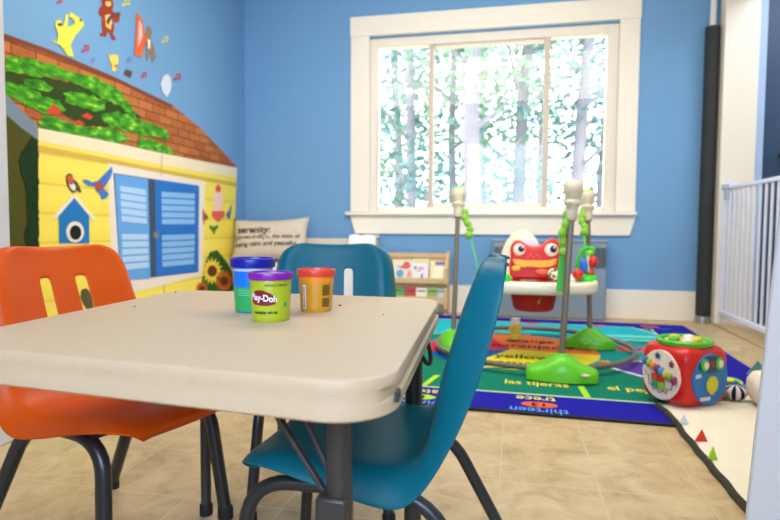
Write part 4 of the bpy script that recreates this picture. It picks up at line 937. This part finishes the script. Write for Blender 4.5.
# ================================================================== heater, shelf, bench, pillow
hm = mat('grey_blue_heater_paint', (138, 152, 166), .45, var=.03)
ht = thing('wall_heater', 'grey blue wall heater with dark side grilles under the window', 'heater', (.245, 4.245, 0))
MB().span((-.385, -.13, .0), (.385, 0, .545)).build('heater_body', hm, ht, bevel=.012)
for x in (-.30, .305):
    gr = MB().span((x - .075, -.136, .365), (x + .075, -.128, .50)).build('grille', mat('dark_grille', (66, 74, 84), .5), ht)
    s_ = MB()
    for k in range(8): s_.span((x - .075, -.140, .372 + .0165 * k), (x + .075, -.134, .377 + .0165 * k))
    for k in range(5): s_.span((x - .075 + .036 * k, -.140, .365), (x - .071 + .036 * k, -.134, .50))
    s_.build('grille_slat', mat('heater_slat', (120, 130, 140), .45), gr)
MB().span((-.39, -.138, .535), (.39, 0, .55)).build('heater_top', hm, ht, bevel=.004)

wood = mat('light_birch_wood', (222, 184, 130), .5, var=.12, vscale=14)
sh = thing('book_rack', 'light wooden book rack under the window, books facing out', 'shelf', (-.715, 4.145, 0))
for x in (-.25, .25):
    sd = MB(); sd.span((x - .013, -.10, 0), (x + .013, -.065, .34)); sd.span((x - .013, .045, 0), (x + .013, .08, .458)); sd.span((x - .011, -.10, .20), (x + .011, .08, .235)); sd.span((x - .011, -.10, .02), (x + .011, .08, .05))
    sd.prism([(-.10, .30), (.045, .44), (.06, .44), (-.07, .30)], lambda u, v, t: (t, u, v), x - .011, x + .011)
    sd.build('side_frame', wood, sh, bevel=.003)
rk = MB(); rk.span((-.24, .045, .408), (.24, .068, .442)); rk.build('top_rail', wood, sh, bevel=.003)
rk = MB(); rk.span((-.24, -.03, .228), (.24, -.012, .262)); rk.span((-.24, -.03, .222), (.24, .055, .232)); rk.span((-.24, .055, .21), (.24, .063, .42)); rk.build('upper_tier', wood, sh, bevel=.003)
rk = MB(); rk.span((-.24, -.10, .085), (.24, -.082, .135)); rk.span((-.24, -.10, .08), (.24, .03, .09)); rk.span((-.24, .02, .08), (.24, .028, .22)); rk.build('lower_tier', wood, sh, bevel=.003)
def book(x, z, w_, h_, tier, cm, label, art=()):
    y = -.005 if tier else -.072
    t = thing('book', label, 'book', (-.795 + x, 4.145 + y, z), 0, 'books facing out on the rack')
    b = MB(); tl = .035 if tier else .04
    b.loft([[(-w_ / 2, 0, 0), (w_ / 2, 0, 0), (w_ / 2, .012, 0), (-w_ / 2, .012, 0)], [(-w_ / 2, tl, h_), (w_ / 2, tl, h_), (w_ / 2, tl + .012, h_), (-w_ / 2, tl + .012, h_)]])
    b.build('cover', cm, t, bevel=.001)
    for nm, poly, mm in art: MB().prism(poly, lambda u, v, tt: (u, tl * v / h_ - .0012 + tt, v), -.0005, .0008).build(nm, mm, t, smooth=0)
bc = lambda n, c: mat('book_' + n, c, .45)
book(.01, .235, .175, .155, 1, bc('cream', (240, 226, 204)), 'cream picture book with orange fish on the upper rack tier',
     [('fish_picture', [(-.055, .115), (-.02, .108), (.005, .145), (.035, .14), (.05, .11), (.03, .09), (-.01, .092), (-.04, .10)], bc('coral', (226, 100, 70))), ('blue_picture', ellipse(-.03, .055, .028, .03), bc('sky', (90, 170, 214))), ('pink_picture', [(.02, .03), (.06, .03), (.055, .075), (.03, .08)], bc('pink', (236, 160, 140)))])
book(.135, .235, .115, .165, 1, bc('white', (244, 234, 228)), 'white book with scattered coloured shapes on the upper rack tier',
     [('title_band', [(-.05, .135), (.05, .135), (.05, .16), (-.05, .16)], bc('lemon', (240, 222, 130))), ('pink_shapes', [(-.03, .07), (.0, .075), (.03, .10), (-.01, .112)], bc('rose', (236, 170, 180))), ('blue_shapes', [(.0, .02), (.02, .025), (.018, .06), (.004, .055)], bc('violet', (130, 130, 210))), ('blue_spot', ellipse(-.04, .1, .010, .013, 12), bc('blue', (80, 110, 200)))])
book(.26, .235, .115, .150, 1, bc('butter', (250, 232, 170)), 'pale yellow book with purple strip, rightmost on the upper rack tier',
     [('purple_strip', [(-.02, .122), (.05, .122), (.05, .146), (-.02, .146)], bc('purple', (120, 110, 180))), ('cream_spot', ellipse(.01, .06, .05, .05), bc('ivory', (252, 244, 210)))])
for x, c_, nm, lb in ((-.02, (70, 160, 70), 'green', 'green book on the lower rack tier'), (.07, (190, 40, 40), 'red', 'red book on the lower rack tier'), (.15, (236, 226, 210), 'offwhite', 'off-white book on the lower rack tier'), (.23, (130, 170, 80), 'moss', 'moss green book on the lower rack tier'), (.295, (200, 214, 230), 'iceblue', 'ice blue book at the right end of the lower rack tier')):
    book(x, .093, .078 if x < .29 else .045, .10 + .01 * sin(x * 40), 0, bc(nm, c_), lb, [('title_band', [(-.03, .07), (.03, .07), (.03, .085), (-.03, .085)], bc('ink_' + nm, tuple(int(q * .6) for q in c_)))])

be = thing('bench', 'low cream upholstered bench against the wall under the pillow', 'bench', (-1.49, 3.98, 0))
bf = mat('cream_upholstery', (214, 200, 180), .85, var=.05, bump=.2, bscale=150)
MB().span((-.50, .13, .06), (.50, .25, .545)).build('bench_back', bf, be, bevel=.02)
MB().span((-.50, -.07, .08), (.50, .13, .36)).build('bench_seat', mat('white_upholstery', (232, 230, 228), .85), be, bevel=.025)
for x in (-.46, .46):
    for y in (-.04, .21): MB().lathe([(.016, 0), (.022, .08)], (x, y, 0), 12).build('leg', wood, be)
bl = MB(); rows = []
for k in range(11):
    x = -1.19 + .20 * k / 10
    rows.append([(x, y, z + .004 * sin(k * 1.3)) for y, z in ((4.085, .44), (4.085, .53), (4.09, .562), (4.115, .572), (4.20, .574), (4.238, .568), (4.238, .548), (4.20, .550), (4.12, .550), (4.10, .545), (4.097, .44))])
tag(bl.loft(rows).build('blanket', mat('white_blanket', (250, 248, 246), .9, bump=.3, bscale=60), smooth=60), 'folded white blanket over the right end of the bench back', 'blanket')
# pillow with printed words
PW, PH = .60, .34
pc = Vector((-1.785, 4.015, .361 + .175)); pa = math.radians(16)
pil = thing('throw_pillow', 'cream throw pillow printed with serenity leaning on the bench', 'pillow', (pc.x, pc.y, .363), math.radians(4))
def pil_pt(u, v, side, off=0.0):            # u, v in -1..1
    pin = 1 - .09 * (1 - v * v) * abs(u) ** 3 if False else 1
    x = u * PW / 2 * (1 - .07 * (1 - v * v)); z = v * PH / 2 * (1 - .13 * (1 - u * u) ** 1)
    th = .075 * (max(0, (1 - u ** 4)) ** .6) * (max(0, (1 - v ** 4)) ** .6) + off
    p = Vector((x, -th * side, z)); p = Matrix.Rotation(-pa, 3, 'X') @ p; p = Matrix.Rotation(math.radians(-2), 3, 'Y') @ p
    return p + Vector((0, 0, .170))
pm = MB()
for sd in (1, -1):
    pm.loft([[pil_pt(-1 + 2 * i / 20, -1 + 2 * j / 16, sd) for i in range(21)] for j in range(17)], closeU=False, capA=False, capB=False)
pm.build('pillow_cover', mat('linen_fabric', (216, 200, 178), .9, var=.06, vscale=30, bump=.25, bscale=300), pil, smooth=180)
pi_ = mat('pillow_ink', (64, 56, 50), .9)
def pil_txt(body, size, cx, cz, xs, bold=0.0): lettering('lettering', body, size, pi_, lambda u, v: pil_pt((u + cx) / (PW / 2), (v + cz) / (PH / 2), 1, .0015), pil, bold, xs)
pil_txt('serenity:', .080, -.110, .066, 1.0, .0026); pil_txt('[sə-ren-ə-tē] n., the state of', .047, -.004, .006, .98, .001); pil_txt('being calm and peaceful', .054, -.012, -.054, .98, .0015)

# ================================================================== light
world = bpy.data.worlds.new('sky'); scene.world = world; world.use_nodes = True
bg = world.node_tree.nodes['Background']; bg.inputs['Color'].default_value = (0.90, 0.95, 1.0, 1); bg.inputs['Strength'].default_value = 5.2
lamp = thing('ceiling_lamp', 'frosted bowl ceiling lamp reflected in the window', 'ceiling lamp', (-.40, 2.2, ZC))
MB().lathe([(.07, -.03), (.07, 0)], seg=24).build('canopy', mat('lamp_metal', (180, 170, 150), .3, metal=.8), lamp)
MB().lathe([(.001, -.17), (.06, -.162), (.11, -.135), (.15, -.085), (.165, -.04), (.16, -.035), (.07, -.03)], seg=32).build('bowl', mat('lamp_glass', (255, 240, 215), .4, emit=(255, 226, 180), estr=9.0), lamp)
def area(name, loc, rot, sx, sy, power, col):
    l = bpy.data.lights.new(name, 'AREA'); l.shape = 'RECTANGLE'; l.size = sx; l.size_y = sy; l.energy = power; l.color = col
    o = bpy.data.objects.new(name, l); COL.objects.link(o); o.location = loc; o.rotation_euler = rot; return o
area('hall_fill', (2.0, 3.2, ZC - .02), (0, 0, 0), .8, 1.2, 22, (.74, .84, 1.0))  # added area lamp at the hall ceiling, stands in for daylight there
area('ceiling_fill', (-.3, 2.5, ZC - .01), (math.radians(22), 0, 0), 2.6, 1.6, 104, (1.0, .92, .82))  # unseen fill lamp added below the ceiling to brighten the back of the room
area('rear_fill', (.1, -1.38, 1.45), (math.radians(90), 0, 0), 1.7, 1.2, 56, (.36, .57, 1.0))  # added bluish fill lamp at the unseen opening behind the camera

vs = scene.view_settings
scene.display_settings.display_device = 'sRGB'
vs.view_transform = 'Standard'; vs.look = 'None'; vs.exposure = 0.0; vs.gamma = 1.0; vs.use_curve_mapping = False
